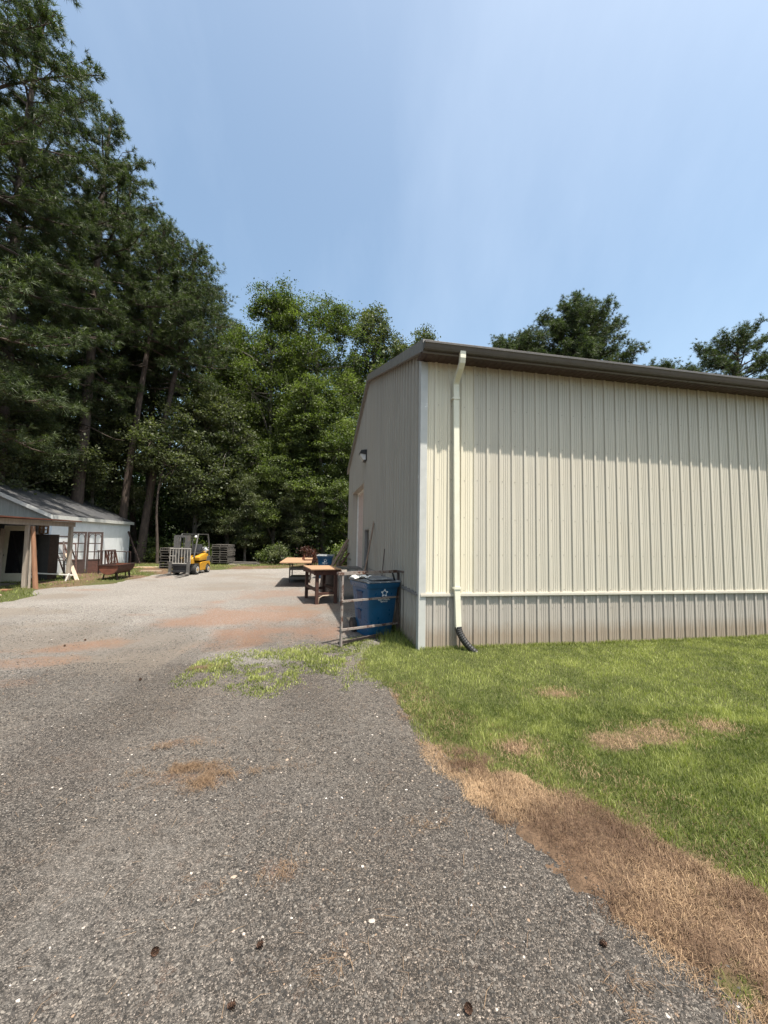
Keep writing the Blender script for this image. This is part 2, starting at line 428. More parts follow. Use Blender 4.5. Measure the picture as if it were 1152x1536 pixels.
def clay_field(x, y):
    n = fbm(x, y, 1.1, 40, 5)
    c = np.zeros_like(x)
    for (cx, cy, rx, ry, a, s) in [(-2.75,8.9,1.7,2.0,.25,1.35),(-1.5,7.9,1.0,.9,.1,.6),(-2.9,12.6,1.5,2.2,.2,.85),(-3.3,15.2,1.9,1.0,.1,.5),(-2.9,8.2,.9,.5,.2,1.1),(-1.9,10.8,.9,1.4,0,.7),
                                   (-4.9,6.3,1.1,.30,.45,1.1),(-5.5,5.3,1.4,.3,.35,.9),(-5.2,4.5,1.2,.3,.3,.9),(-1.42,3.06,.26,.10,.3,.55),(-1.2,2.98,.10,.1,.3,.5),(-1.75,3.5,.25,.06,.3,.3),(-2.4,5.45,.2,.15,0,.7),
                                   (-5.4,8.8,.9,.16,0,.7),(-3.6,7.2,.5,.2,.3,.4),(-.9,2.1,.1,.08,.2,.5),(-.55,2.2,.12,.08,0,.5),(-9.7,12.6,1.0,.35,0,.8),(-9.5,16.6,.9,.6,0,.6)]:
        dx = (x-cx)*math.cos(a)+(y-cy)*math.sin(a); dy = -(x-cx)*math.sin(a)+(y-cy)*math.cos(a)
        d = np.sqrt((dx/rx)**2+(dy/ry)**2)
        c = np.maximum(c, s*sstep(1.3, .25, d + (n-.5)*2.2))
    return c
def pale_field(x, y):
    n = fbm(x, y, .6, 60, 4)
    st = fbm(x*1.6+y*.35, y*.28, 1.0, 64, 4)-.5
    p = sstep(3.6, 11.5, y + (n-.5)*4.0 + st*5.0 - .25*x)
    p = np.maximum(p, .20*sstep(.40,.70,fbm(x*1.1+y*.2, y*.45, 1.0, 83, 4)))
    p = np.maximum(p, .75*sstep(.9, .2, np.hypot((x+2.1)/1.2, (y-6.0)/.8) + (n-.5)))
    return p*(.72+.5*(fbm(x, y, .35, 71, 3)-.5)+.12)
def tan_field(x, y):
    n = fbm(x*.6, y, .9, 80, 4)
    t = sstep(.55, .75, n + .22*np.exp(-((y-6.6-(x+5)*-.25)/1.3)**2)*(x < -3))
    t *= sstep(2.8, 7.5, y + 2.2*(fbm(x*1.6+y*.35, y*.28, 1.0, 64, 4)-.5) - .2*x)
    return np.maximum(t*.8, .5*sstep(1,.3,np.hypot((x+5.6)/2.6,(y-6.7)/.9)+(n-.5)*1.2))

xs = np.arange(-17, 4.01, .07); ys = np.arange(-2.5, 25.0, .07)
X, Y = np.meshgrid(xs, ys, indexing='ij')
Z = (fbm(X, Y, .5, 20, 3)-.5)*.05 + (fbm(X, Y, 3.0, 25, 2)-.5)*.012
Z *= sstep(0, 2, np.hypot(X, Y)-.5)*.9+.1
nx, ny = X.shape
idx = np.arange(nx*ny).reshape(nx, ny)
F = np.stack([idx[:-1,:-1],idx[1:,:-1],idx[1:,1:],idx[:-1,1:]], -1).reshape(-1,4)
o = bulk('gravel_drive', np.stack([X,Y,Z],-1).reshape(-1,3), F, M['gravel'],
         vattrs={'pale': pale_field(X,Y).ravel(), 'clay': clay_field(X,Y).ravel(), 'tan': tan_field(X,Y).ravel()})
tag(o, kind='structure')
def gz(x, y):
    z = (fbm(x, y, .5, 20, 3)-.5)*.05 + (fbm(x, y, 3.0, 25, 2)-.5)*.012
    return z*(sstep(0, 2, np.hypot(x, y)-.5)*.9+.1)

def green_field(x, y):
    d = sdist(x, y, GREEN)
    n = fbm(x, y, 2.2, 33, 4)-.5; n2 = fbm(x, y, 7, 36, 3)-.5
    g = sstep(-.12, .16, d + n*.45 + n2*.25)
    g = g*sstep(-.75, -.1, x + n*.6)
    g = np.maximum(g, 1.0*sstep(-.3,.4, sdist(x,y,WEEDY)+n*.9)*sstep(.36,.54,fbm(x,y,2.6,38,4)))
    g = np.maximum(g, .6*sstep(.51,.63,fbm(x,y,2.4,39,4))*sstep(.03,.15,sdist(x,y,LAWN))*sstep(-.75,-.1,x+n*.6))
    for (cx,cy,r) in [(2.55,3.72,.20),(2.05,3.55,.16),(3.2,3.85,.16),(2.0,4.6,.16),(1.15,3.42,.13),(3.9,3.1,.2),(2.75,4.0,.12),(2.9,2.75,.12)]:
        g = g*(1-.75*sstep(1.2,.3, np.hypot((x-cx)/1.5, y-cy)/r + n*1.6))
    return g
def lawn_z(x, y):
    d = sdist(x, y, LAWN); n = fbm(x, y, 3, 44, 4)-.5
    return gz(x, y) + -.022 + .05*sstep(-.06, .22, d + n*.38 + (fbm(x,y,15,48,3)-.5)*.16) + .02*sstep(0,.5,sdist(x,y,GREEN)) + (fbm(x,y,1.2,47,3)-.5)*.02

xs = np.arange(-.9, 13, .03); ys = np.arange(-1.5, 9.5, .03)
X, Y = np.meshgrid(xs, ys, indexing='ij'); Z = lawn_z(X, Y)
keep = sdist(X, Y, LAWN) > -.1
nx, ny = X.shape; idx = np.arange(nx*ny).reshape(nx, ny)
F = np.stack([idx[:-1,:-1],idx[1:,:-1],idx[1:,1:],idx[:-1,1:]], -1).reshape(-1,4)
F = F[keep.ravel()[F].all(1)]
tag(bulk('lawn', np.stack([X,Y,Z],-1).reshape(-1,3), F, M['lawn_soil'], vattrs={'green': green_field(X,Y).ravel()}), kind='structure')

def verge_z(x, y):
    return gz(x, y) - .02 + .07*sstep(-.1, .5, sdist(x, y, VERGE) + (fbm(x,y,1.5,91,4)-.5)*.9)
xs = np.arange(-24, 3.5, .12); ys = np.arange(7, 27, .12)
X, Y = np.meshgrid(xs, ys, indexing='ij'); Z = verge_z(X, Y)
keep = sdist(X, Y, VERGE) > -.35
nx, ny = X.shape; idx = np.arange(nx*ny).reshape(nx, ny)
F = np.stack([idx[:-1,:-1],idx[1:,:-1],idx[1:,1:],idx[:-1,1:]], -1).reshape(-1,4)
F = F[keep.ravel()[F].all(1)]
tag(bulk('verge', np.stack([X,Y,Z],-1).reshape(-1,3), F, M['lawn_soil'], vattrs={'green': sstep(.35,.6,fbm(X,Y,.8,95,4)).ravel()}), kind='structure')

# ---- blades
def blades(P, h, wd, lean, tint):
    n = len(P); a = RNG.random(n)*2*np.pi; b = RNG.random(n)*2*np.pi
    u = np.stack([np.cos(a),np.sin(a),0*a],-1); l = np.stack([np.cos(b),np.sin(b),0*b],-1)
    z = np.array([0,0,1.]); h = h[:,None]; wd = wd[:,None]; lean = lean[:,None]
    p0 = P-u*wd/2; p1 = P+u*wd/2
    mid = P+z*h*.55+l*lean*h*.3
    p2 = mid-u*wd*.4; p3 = mid+u*wd*.4
    tip = P+z*h*np.sqrt(np.clip(1-.5*lean**2,.1,1))+l*lean*h
    V = np.stack([p0,p1,p3,p2,tip],1).reshape(-1,3)
    i = (np.arange(n)*5)[:,None]
    F = np.concatenate([i+[0,1,2],i+[0,2,3],i+[3,2,4]],1).reshape(-1,3)
    return V, F, np.repeat(tint, 3)
def strands(P, L, wd, tint, lift=.012):
    n = len(P); a = RNG.random(n)*2*np.pi
    d = np.stack([np.cos(a),np.sin(a),0*a],-1); s = np.stack([-np.sin(a),np.cos(a),0*a],-1)
    L = L[:,None]; wd = wd[:,None]; z = np.array([0,0,1.])
    up_ = (RNG.random((n,1))**2)*lift*3; up2 = (RNG.random((n,1))**2)*lift*3
    cv = s*L*RNG.normal(0,.12,(n,1))
    A = P-d*L/2+z*(.002+up_*.3); B = P+cv+z*(.004+(up_+up2)*.6); C = P+d*L/2+z*(.002+up2)
    V = np.stack([A-s*wd/2,A+s*wd/2,B+s*wd/2,B-s*wd/2,C],1).reshape(-1,3)
    i = (np.arange(n)*5)[:,None]
    F = np.concatenate([i+[0,1,2],i+[0,2,3],i+[3,2,4]],1).reshape(-1,3)
    return V, F, np.repeat(tint, 3)

AW = .19; CB = np.array([.5967,6.2849]); DW = np.array([math.cos(AW),math.sin(AW)]); GW = np.array([-math.sin(AW),math.cos(AW)])
def in_building(x, y):
    s = (x-CB[0])*DW[0]+(y-CB[1])*DW[1]; t = (x-CB[0])*GW[0]+(y-CB[1])*GW[1]
    return (s > -.04) & (t > -.03)

def scatter(n, x0, x1, y0, y1): return RNG.uniform(x0,x1,n), RNG.uniform(y0,y1,n)
# lawn: denser close to the viewer
Vs=[];Fs=[];Ts=[];off=0
def push(V,F,T):
    global off
    Vs.append(V);Fs.append(F+off);Ts.append(T);off+=len(V)
for (n, x0,x1,y0,y1,wm) in [(300000,.2,5.5,.5,4.3,1.0),(210000,-2.6,8.5,4.3,8.6,1.35)]:
    x, y = scatter(n, x0,x1,y0,y1)
    gf = green_field(x, y)
    k = (RNG.random(n) < gf) & ~in_building(x, y) & ((sdist(x,y,LAWN) > 0) | (sdist(x,y,WEEDY) > -.2))
    x, y, gf = x[k], y[k], gf[k]; n = len(x)
    P = np.stack([x,y,np.maximum(lawn_z(x,y),gz(x,y))-.004],-1)
    lush = fbm(x,y,1.6,55,4)
    hh = (.016+.028*RNG.random(n)**1.5)*(.55+.75*gf)*(.7+.6*lush)*wm**.3
    cl_ = fbm(x,y,7,58,3); hh = hh*(.55+.9*cl_)
    tint = np.clip(.12+.62*RNG.random(n)**1.4+.9*(lush-.5)+1.0*(cl_-.5)+(.15*(y>5)), 0, 1)
    dry = RNG.random(n) < .07+.25*(1-gf)+.25*sstep(.55,.7,fbm(x,y,1.1,59,4))
    tint = np.where(dry, np.clip(tint+.35,0,1), tint)
    push(*blades(P, hh, (.0028+.0022*RNG.random(n))*wm*np.where(x<-.35,1.9,1), RNG.random(n)*.9, tint))
tag(bulk('grass', np.concatenate(Vs), np.concatenate(Fs), M['grass'], attrs={'tint':np.concatenate(Ts)}), 'short mown green grass on the lawn below the metal building', 'grass', kind='stuff')

# far verge grass and weeds
Vs=[];Fs=[];Ts=[];off=0
n = 90000; x, y = scatter(n, -24, 3, 8.5, 27)
d = sdist(x,y,VERGE)+(fbm(x,y,1.2,91,4)-.5)*1.2
k = (RNG.random(n) < .9*sstep(0,.4,d)*sstep(.3,.55,fbm(x,y,.8,95,4)))
x, y = x[k], y[k]; n=len(x)
push(*blades(np.stack([x,y,verge_z(x,y)-.01],-1), .04+.09*RNG.random(n)**2, .010+.012*RNG.random(n), RNG.random(n)*.9, np.clip(.2+.5*RNG.random(n)+.6*(fbm(x,y,.7,97,3)-.5),0,1)))
# tufts of weeds by the bin and along the wall foot
n = 1500; t = RNG.random(n)
s = np.where(RNG.random(n)<.35, RNG.random(n)*3.0, RNG.random(n)*1.6+.1)
wx = CB[0]+GW[0]*s-DW[0]*(.05+.5*RNG.random(n)**2); wy = CB[1]+GW[1]*s-DW[1]*(.05+.5*RNG.random(n)**2)
push(*blades(np.stack([wx,wy,0*wx],-1), .05+.17*RNG.random(n)**2, .006+.005*RNG.random(n), RNG.random(n), .02+.25*RNG.random(n)))  # low tint paints the wall's shade into these weeds
n = 5000; s = RNG.random(n)*9; q=.015+.06*RNG.random(n)
wx = CB[0]+DW[0]*s-GW[0]*q*-1*-1; wy = CB[1]+DW[1]*s-GW[1]*q
push(*blades(np.stack([wx,wy,lawn_z(wx,wy)],-1), .03+.05*RNG.random(n), .005+.003*RNG.random(n), RNG.random(n)*.7, .3+.5*RNG.random(n)))
tag(bulk('weeds', np.concatenate(Vs), np.concatenate(Fs), M['grass'], attrs={'tint':np.concatenate(Ts)}), 'rough grass and weeds along the yard edge and at the wall foot', 'weeds', kind='stuff')

# dry straw and pine needles
Vs=[];Fs=[];Ts=[];off=0
n = 620000; x, y = scatter(n, .1, 3.6, .2, 4.9)
gl = sdist(x,y,LAWN)+(fbm(x,y,2.5,61,4)-.5)*.55; gg = green_field(x,y)
k = (RNG.random(n) < sstep(-.10,.10,gl)*(1-.93*sstep(.15,.6,gg))*(.5+.5*sstep(.36,.6,fbm(x,y,3.2,63,4)))*(1-.45*sstep(.54,.68,fbm(x,y,3.2,73,4)))) & (sdist(x,y,GREEN) < .55)
x,y=x[k],y[k]; n=len(x)
tone = fbm(x,y,2.8,66,4)
push(*strands(np.stack([x,y,np.maximum(lawn_z(x,y),gz(x,y))],-1), (.016+.034*RNG.random(n)**1.6)*(1+.5*(RNG.random(n)<.06)), .0010+.0012*RNG.random(n), np.clip(.04+.75*RNG.random(n)**1.4+2.0*(tone-.5),0,1), .014))
n = 26000; x,y = scatter(n,-6.2,1.4,.9,7)           # stray needles on the gravel, thick on the orange patches
cf_ = clay_field(x,y)
k = RNG.random(n) < np.clip(cf_*1.3,0,1)*.85+.05; x,y=x[k],y[k]; n=len(x)
push(*strands(np.stack([x,y,gz(x,y)+.004],-1), .04+.06*RNG.random(n), .0012+.0009*RNG.random(n), np.clip(.1+.45*RNG.random(n),0,1)))
for (cx,cy,r) in [(2.55,3.72,.20),(2.05,3.55,.12),(3.2,3.85,.14),(2.0,4.6,.14),(1.15,3.42,.13),(3.9,3.1,.18),(2.9,2.75,.1)]:
    k=int(3800*r); x=cx+RNG.normal(0,r*1.0,k); y=cy+RNG.normal(0,r*.6,k)
    push(*strands(np.stack([x,y,lawn_z(x,y)+.004+.016*RNG.random(k)],-1), .02+.035*RNG.random(k), .0013+.001*RNG.random(k), np.clip(.25+.6*RNG.random(k),0,1), .02))
for (cx,cy,sx,sy,k) in [(-1.50,3.10,.15,.04,1300),(-1.25,2.96,.08,.07,900),(-1.72,3.42,.14,.03,350),(-.9,2.1,.06,.04,160),(-.52,2.2,.07,.04,140),(-2.4,5.4,.12,.07,900),(-1.25,3.0,.3,.03,500),(.95,1.62,.10,.06,300),(.35,2.6,.10,.05,120),(-.2,1.75,.06,.04,80)]:
    x=cx+RNG.normal(0,sx,k); y=cy+RNG.normal(0,sy,k)+(x-cx)*.25; kk=fbm(x,y,14,68,3)>.42; x,y=x[kk],y[kk]; k=len(x)
    push(*strands(np.stack([x,y,gz(x,y)+.004+.008*RNG.random(k)],-1), .03+.05*RNG.random(k), .0011+.0009*RNG.random(k), np.clip(.02+.45*RNG.random(k),0,1)))
n=420; a=RNG.random(n)*2*np.pi; r=.13*RNG.random(n)**.6   # dead tuft by the drive edge
P = np.stack([1.30+.02*np.cos(a),1.75+.02*np.sin(a),0*a+.02],-1)
tag(bulk('straw', np.concatenate(Vs), np.concatenate(Fs), M['straw'], attrs={'tint':np.concatenate(Ts)}), 'dry straw and brown pine needles along the edge of the gravel', 'straw', kind='stuff')

# dead grass stubble standing in the strip
n = 90000; x,y = scatter(n,.1,3.6,.2,4.9)
gl = sdist(x,y,LAWN)+(fbm(x,y,2.5,61,4)-.5)*.5; gg = green_field(x,y)
k = (RNG.random(n) < .75*sstep(0,.15,gl)*(1-.8*gg)) & (sdist(x,y,GREEN) < .6)
x,y=x[k],y[k]; n=len(x)
V,F,T = blades(np.stack([x,y,lawn_z(x,y)-.003],-1), .010+.022*RNG.random(n)**2, .0014+.0014*RNG.random(n), .5+.5*RNG.random(n), np.clip(.15+.7*RNG.random(n),0,1))
tag(bulk('dead_grass', V, F, M['straw'], attrs={'tint':T}), 'brown dead grass stubble between the gravel and the green lawn', 'grass', kind='stuff')

# loose stones
def stones(x, y, r, tint, sink=.25):
    n = len(x)
    base = np.array([[1,0,0],[-1,0,0],[0,1,0],[0,-1,0],[.1,.1,.8],[0,0,-.6],[.75,.7,.25],[-.72,.7,.2],[-.7,-.74,.25],[.72,-.7,.2]],float)
    tri = np.array([[4,0,6],[4,6,2],[4,2,7],[4,7,1],[4,1,8],[4,8,3],[4,3,9],[4,9,0]])
    a = RNG.random(n)*2*np.pi; ca,sa = np.cos(a),np.sin(a)
    v = base[None]*(1+RNG.normal(0,.17,(n,10,3)))*np.stack([np.ones(n),.55+.4*RNG.random(n),.45+.35*RNG.random(n)],-1)[:,None]*r[:,None,None]
    X = v[...,0]*ca[:,None]-v[...,1]*sa[:,None]; Y = v[...,0]*sa[:,None]+v[...,1]*ca[:,None]
    V = np.stack([X+x[:,None],Y+y[:,None],v[...,2]+(np.maximum(gz(x,y),lawn_z(x,y)-.004)+r*(.3-sink))[:,None]],-1).reshape(-1,3)
    F = ((np.arange(n)*10)[:,None,None]+tri[None]).reshape(-1,3)
    return V, F, np.repeat(tint, 8)
Vs=[];Fs=[];Ts=[];off=0
for (n,x0,x1,y0,y1,r0,r1) in [(78000,-3.6,1.5,.7,3.2,.0030,.0085),(52000,-5.6,1.0,3.2,5.6,.004,.010),(16000,-9,-.3,5.6,10,.006,.013)]:
    x,y = scatter(n,x0,x1,y0,y1)
    k = (sdist(x,y,LAWN)+(fbm(x,y,3,44,4)-.5)*.35 < .02+.16*RNG.random(n)**3+.5*sstep(.52,.7,fbm(x,y,3.2,73,4))) & (RNG.random(n) > .8*clay_field(x,y)) & (fbm(x,y,1.3,77,3) > .30+.15*RNG.random(n)); x,y=x[k],y[k]; n=len(x)
    pl = pale_field(x,y)
    t = RNG.random(n)
    tint = np.clip(t**1.25*.82 + .45*pl*RNG.random(n),0,.93)
    tint = np.where(RNG.random(n) < .012, .94+.06*RNG.random(n), tint)
    push(*stones(x,y,r0+(r1-r0)*RNG.random(n)**2.2,tint))
n=150; x,y = scatter(n,-4,1.4,.8,5); k = sdist(x,y,LAWN) < .0; x,y=x[k],y[k]; n=len(x)
push(*stones(x,y,.007+.010*RNG.random(n)**2.5, np.where(RNG.random(n)<.4,.97+.03*RNG.random(n),RNG.random(n)*.9), .15))
tag(bulk('loose_gravel', np.concatenate(Vs), np.concatenate(Fs), M['stone'], attrs={'tint':np.concatenate(Ts)}), 'loose dark and white stones lying on the gravel drive', 'gravel', kind='stuff')

# ------------------------------------------------------------------ metal building
B = empty('metal_building', (CB[0], CB[1], 0), AW, 'beige ribbed metal building with brown gutter, grey lower band and shaded gable end', 'building')
S = .2286
def rib_profile(a, b, first=0.0, extra=(), hs_=1.0):
    pts = []
    k0 = math.floor((a-first)/S)-1
    k = k0
    while first+k*S < b+S:
        c = first+k*S
        for dx, h in ((-.023,0),(-.017,.024),(.017,.024),(.028,0)): pts.append((c+dx,h*hs_))
        for q in (.34,.5,.66):
            for dx, h in ((-.010,0),(-.004,.0065),(.004,.0065),(.010,0)): pts.append((c+q*S+dx,h))
        k += 1
    pts.sort()
    us = [p[0] for p in pts]; hs = [p[1] for p in pts]
    cut = sorted({a, b, *[e for e in extra if a < e < b]})
    out = [(u, float(np.interp(u, us, hs))) for u in cut] + [p for p in pts if a < p[0] < b and all(abs(p[0]-c) > 1e-4 for c in cut)]
    out.sort()
    return out
def siding(name, m, a, b, zb, zt, face, parent=B, base=0.0, openings=()):
    """ribbed sheet. face 'side' looks along -y, face 'gable' along -x"""
    mb = MB(); extra = [e for o in openings for e in o[:2]] + [5.78]
    pr = rib_profile(a, b, .0056, extra, 1.35 if face == 'gable' else 1.0)
    for (u0,h0),(u1,h1) in zip(pr[:-1], pr[1:]):
        um = (u0+u1)/2
        segs = [(zb, None)]
        for (oa,ob,oz0,oz1) in openings:
            if oa <= um <= ob:
                segs = []
                if oz0 > zb+.01: segs.append((zb, oz0))
                if oz1 < zt(um): segs.append((max(zb,oz1), None))
        for (z0, z1) in segs:
            t0 = zt(u0) if z1 is None else z1; t1 = zt(u1) if z1 is None else z1
            if face == 'side': mb.quad((u0,-base-h0,z0),(u1,-base-h1,z0),(u1,-base-h1,t1),(u0,-base-h0,t0))
            else: mb.quad((-base-h0,u0,z0),(-base-h1,u1,z0),(-base-h1,u1,t1),(-base-h0,u0,t0))
    return mb.build(name, m, parent)
RW, RS = 11.56, .325              # gable width, roof slope
def zroof(y): return 4.90 + RS*(min(y, RW-y)+.30)       # underside of roof sheet
LEN = 15.0
flat = lambda u: 4.735
siding('side_siding', M['siding'], .905, LEN, .925, flat, 'side')
o = siding('replacement_siding', M['siding_new'], .085, .905, .925, flat, 'side', base=.002)
tag(o, 'paler cream replacement panels beside the corner')
siding('lower_siding', M['wains'], .085, LEN, .03, lambda u: .87, 'side')
GD = (6.62, 9.86, 0, 3.60); PD = (5.30, 6.16, 0, 2.03)
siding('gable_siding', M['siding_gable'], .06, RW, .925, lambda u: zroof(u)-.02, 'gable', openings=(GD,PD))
for a_,b_ in ((.06,PD[0]),(PD[1],GD[0]),(GD[1],RW)): siding('gable_lower_siding', M['wains'], a_, b_, .03, lambda u: .87, 'gable')
# solid core behind the sheets so that nothing is see-through
mb = MB(); mb.box((.30,.12,.0),(LEN,RW-.02,4.6)); 
mb.build('inner_wall', M['interior'], B)
# trims
mb = MB()
mb.box((.0,-.034,.873),(LEN,.03,.885)); mb.box((.0,-.046,.885),(LEN,.03,.918)); mb.box((.0,-.030,.918),(LEN,.03,.932))
mb.build('band_trim', M['band'], B)
for a,b in [(.03,5.24),(6.22,6.54),(9.94,RW)]:
    mb = MB(); mb.box((-.044,a,.876),(.03,b,.916)); mb.build('gable_band_trim', M['raketrim'], B)
mb = MB()
mb.box((-.030,-.027,.0),(.088,.02,4.72)); mb.box((-.030,.02,.0),(.02,.10,4.86))
mb.build('corner_trim', M['trim'], B, bevel=.004)
mb = MB(); mb.box((-.03,RW-.09,0),(.03,RW+.03,4.95)); mb.build('corner_trim', M['raketrim'], B)
mb = MB(); mb.box((.07,-.010,-.06),(LEN,.05,.026)); mb.build('base_board', M['wood_tan'], B)
# eave: soffit with grooves, fascia, gutter
mb = MB(); x = -.10
while x < LEN:
    mb.box((x,-.325,4.735),(x+.098,.0,4.75)); mb.box((x+.098,-.325,4.741),(x+.11,.0,4.75)); x += .11
mb.build('soffit', M['soffit'], B)
mb = MB(); mb.box((-.10,-.340,4.712),(LEN,-.327,4.93)); mb.box((-.10,-.353,4.712),(LEN,-.340,4.74)); mb.build('fascia', M['fascia'], B, bevel=.003)
gp = [(-0.357,4.742),(-0.427,4.742),(-0.443,4.772),(-0.460,4.817),(-0.473,4.824),(-0.473,4.854),(-0.455,4.858),(-0.455,4.844),(-0.447,4.817),(-0.427,4.782),(-0.417,4.757),(-0.370,4.757),(-0.370,4.862),(-0.357,4.862)]
mb = MB(); mb.prism(gp, 0, -.095, LEN); mb.prism([(-0.357,4.742),(-0.427,4.742),(-0.443,4.772),(-0.460,4.817),(-0.473,4.824),(-0.473,4.854),(-0.357,4.862)], 0, -.10, -.093)
mb.build('gutter', M['brown'], B)
# roof sheets with ribs over the length
mb = MB(); xs_ = []
x = -.07
while x < LEN:
    for dx,h in ((0,0),(.095,0),(.11,.024),(.135,.024),(.15,0)): xs_.append((x+dx,h))
    x += .2286
for (y0,y1) in ((-.415,RW/2),(RW+.415,RW/2)):
    for (u0,h0),(u1,h1) in zip(xs_[:-1],xs_[1:]):
        za, zb_ = 4.90+RS*(-.115)+.0, 4.90+RS*(RW/2+.30)
        mb.quad((u0,y0,za+h0),(u1,y0,za+h1),(u1,y1,zb_+h1),(u0,y1,zb_+h0))
mb.build('roof', M['roofmetal'], B)
mb = MB(); 
zr = 4.90+RS*(RW/2+.30)
for s in (-1,1):
    mb.add([(-.09,RW/2,zr+.06),(LEN,RW/2,zr+.06),(LEN,RW/2+s*.16,zr+.015),(-.09,RW/2+s*.16,zr+.015)],[(0,1,2,3)])
mb.build('ridge_cap', M['roofmetal'], B)
mb = MB()
for (ya,yb) in ((-.355,RW/2),(RW+.355,RW/2)):
    za = 4.90-RS*.055; zb_ = zr
    for (x0,x1,dz0,dz1) in ((-.10,-.03,-.15,.045),(-.108,-.10,-.155,-.12),(-.03,.05,.03,.045)):
        mb.add([(x0,ya,za+dz0),(x1,ya,za+dz0),(x1,yb,zb_+dz0),(x0,yb,zb_+dz0),(x0,ya,za+dz1),(x1,ya,za+dz1),(x1,yb,zb_+dz1),(x0,yb,zb_+dz1)],
               [(0,3,2,1),(4,5,6,7),(0,1,5,4),(1,2,6,5),(2,3,7,6),(3,0,4,7)])
mb.build('rake_trim', M['raketrim'], B)
# downspout with elbows, straps and the black drain boot
ds = MB()
def rect_pipe(mb, pts, wd, dp):
    """rectangular pipe, width along x, depth in the y/z plane"""
    b = len(mb.v)
    for i,p in enumerate(pts):
        p = Vector(p); t = (Vector(pts[min(i+1,len(pts)-1)])-Vector(pts[max(i-1,0)])).normalized()
        nrm = t.cross(Vector((1,0,0))).normalized(); ax = nrm.cross(t).normalized()
        for sx,sy in ((-1,-1),(1,-1),(1,1),(-1,1)): mb.v.append(tuple(p+ax*sx*wd/2+nrm*sy*dp/2))
    for i in range(len(pts)-1):
        for k in range(4):
            k2=(k+1)%4; mb.f.append((b+i*4+k,b+i*4+k2,b+(i+1)*4+k2,b+(i+1)*4+k))
    mb.f.append((b,b+1,b+2,b+3)); e=b+(len(pts)-1)*4; mb.f.append((e,e+1,e+2,e+3))
rect_pipe(ds, [(.535,-.405,4.78),(.535,-.405,4.66),(.537,-.385,4.60),(.541,-.32,4.54),(.545,-.20,4.465),(.549,-.12,4.405),(.552,-.088,4.36),(.553,-.079,4.30),(.555,-.077,4.24),(.585,-.077,1.1),(.612,-.085,.385)], .092, .068)
D_ = ds.build('downspout', M['downspout'], B, bevel=.006)
for z in (4.12, 1.02):
    mb = MB(); xx = .553+.03*(4.24-z)/3.1
    mb.box((xx-.065,-.116,z-.012),(xx+.065,-.03,z+.012)); mb.box((xx-.05,-.121,z-.02),(xx+.05,-.112,z+.02))
    mb.build('strap', M['downspout'], D_)
mb = MB(); pts=[]; rad=[]
for i in range(26):
    t=i/25; pts.append((.613+.02*t+.22*t**2, -.085-.14*t**1.3, .41-.385*t)); rad.append(.052+.004*(i%2))
mb.tube(pts, rad, 12); mb.build('drain_boot', M['black_plastic'], D_, smooth=False)
# screws, one small part mesh
mb = MB()
def scr_side(x,z,y): mb.box((x-.005,y-.005,z-.005),(x+.005,y,z+.005))
k=0
while .0056+k*S < LEN:
    c=.0056+k*S
    for z in (.97,1.55,2.15,2.78,3.40,4.02,4.6,.09,.66):
        for dx in (.05,):
            if c > .06: scr_side(c+dx, z+random.uniform(-.012,.012), 0 if not(c<.9 and z>.9) else -.002)
    k+=1
k=0
while .0056+k*S < RW:
    c=.0056+k*S
    for z in (1.0,1.9,2.8,3.7,4.6):
        if not(5.2<c<9.9 and z<3.7): mb.box((-.006,c+.043,z-.007),(0,c+.057,z+.007))
    k+=1
tag(mb.build('screws', M['screw'], B), kind='stuff')
# garage door, recessed
mb = MB(); ya,yb,_,zt_ = GD; xr=.24
mb.box((-.032,ya-.07,0),(xr,ya,zt_+.06)); mb.box((-.032,yb,0),(xr,yb+.07,zt_+.06)); mb.box((-.032,ya,zt_),(xr,yb,zt_+.06))
gf = mb.build('door_frame', M['siding_gable'], B)
mb = MB(); mb.box((xr-.07,yb-.09,0),(xr-.01,yb,zt_)); mb.box((xr-.07,ya,zt_-.09),(xr-.01,yb-.09,zt_)); mb.box((xr-.07,ya,0),(xr-.01,ya+.09,zt_-.09)); mb.build('door_stop', M['white_trim'], gf)
mb = MB(); rows=6; cols=6
hh=(zt_-.09)/rows; ww=(yb-ya-.18)/cols
mb.box((xr-.02,ya+.09,0),(xr+.02,yb-.09,zt_-.09))
for i in range(rows):
    mb.box((xr-.026,ya+.092,i*hh+.008),(xr-.02,yb-.092,(i+1)*hh-.008))
    for j in range(cols): mb.box((xr-.036,ya+.09+j*ww+.07,i*hh+.09),(xr-.026,ya+.09+(j+1)*ww-.07,(i+1)*hh-.09))
mb.build('garage_door', M['garage'], B, bevel=.003)
mb = MB(); ya,yb,_,zt_=PD
mb.box((-.03,ya-.05,0),(.10,ya,zt_+.05)); mb.box((-.03,yb,0),(.10,yb+.05,zt_+.05)); mb.box((-.03,ya,zt_),(.10,yb,zt_+.05))
pf=mb.build('door_frame', M['raketrim'], B)
mb = MB(); mb.box((.05,ya,.02),(.09,yb,zt_)); pd=mb.build('personnel_door', M['gunmetal'], B)
mb = MB(); mb.tube([(.05,ya+.08,1.0),(.0,ya+.08,1.0)],.014,8); mb.tube([(.0,ya+.08,1.0),(-.01,ya+.08,1.0)],[.03,.026],10); mb.build('handle', M['steel_grey'], pd)
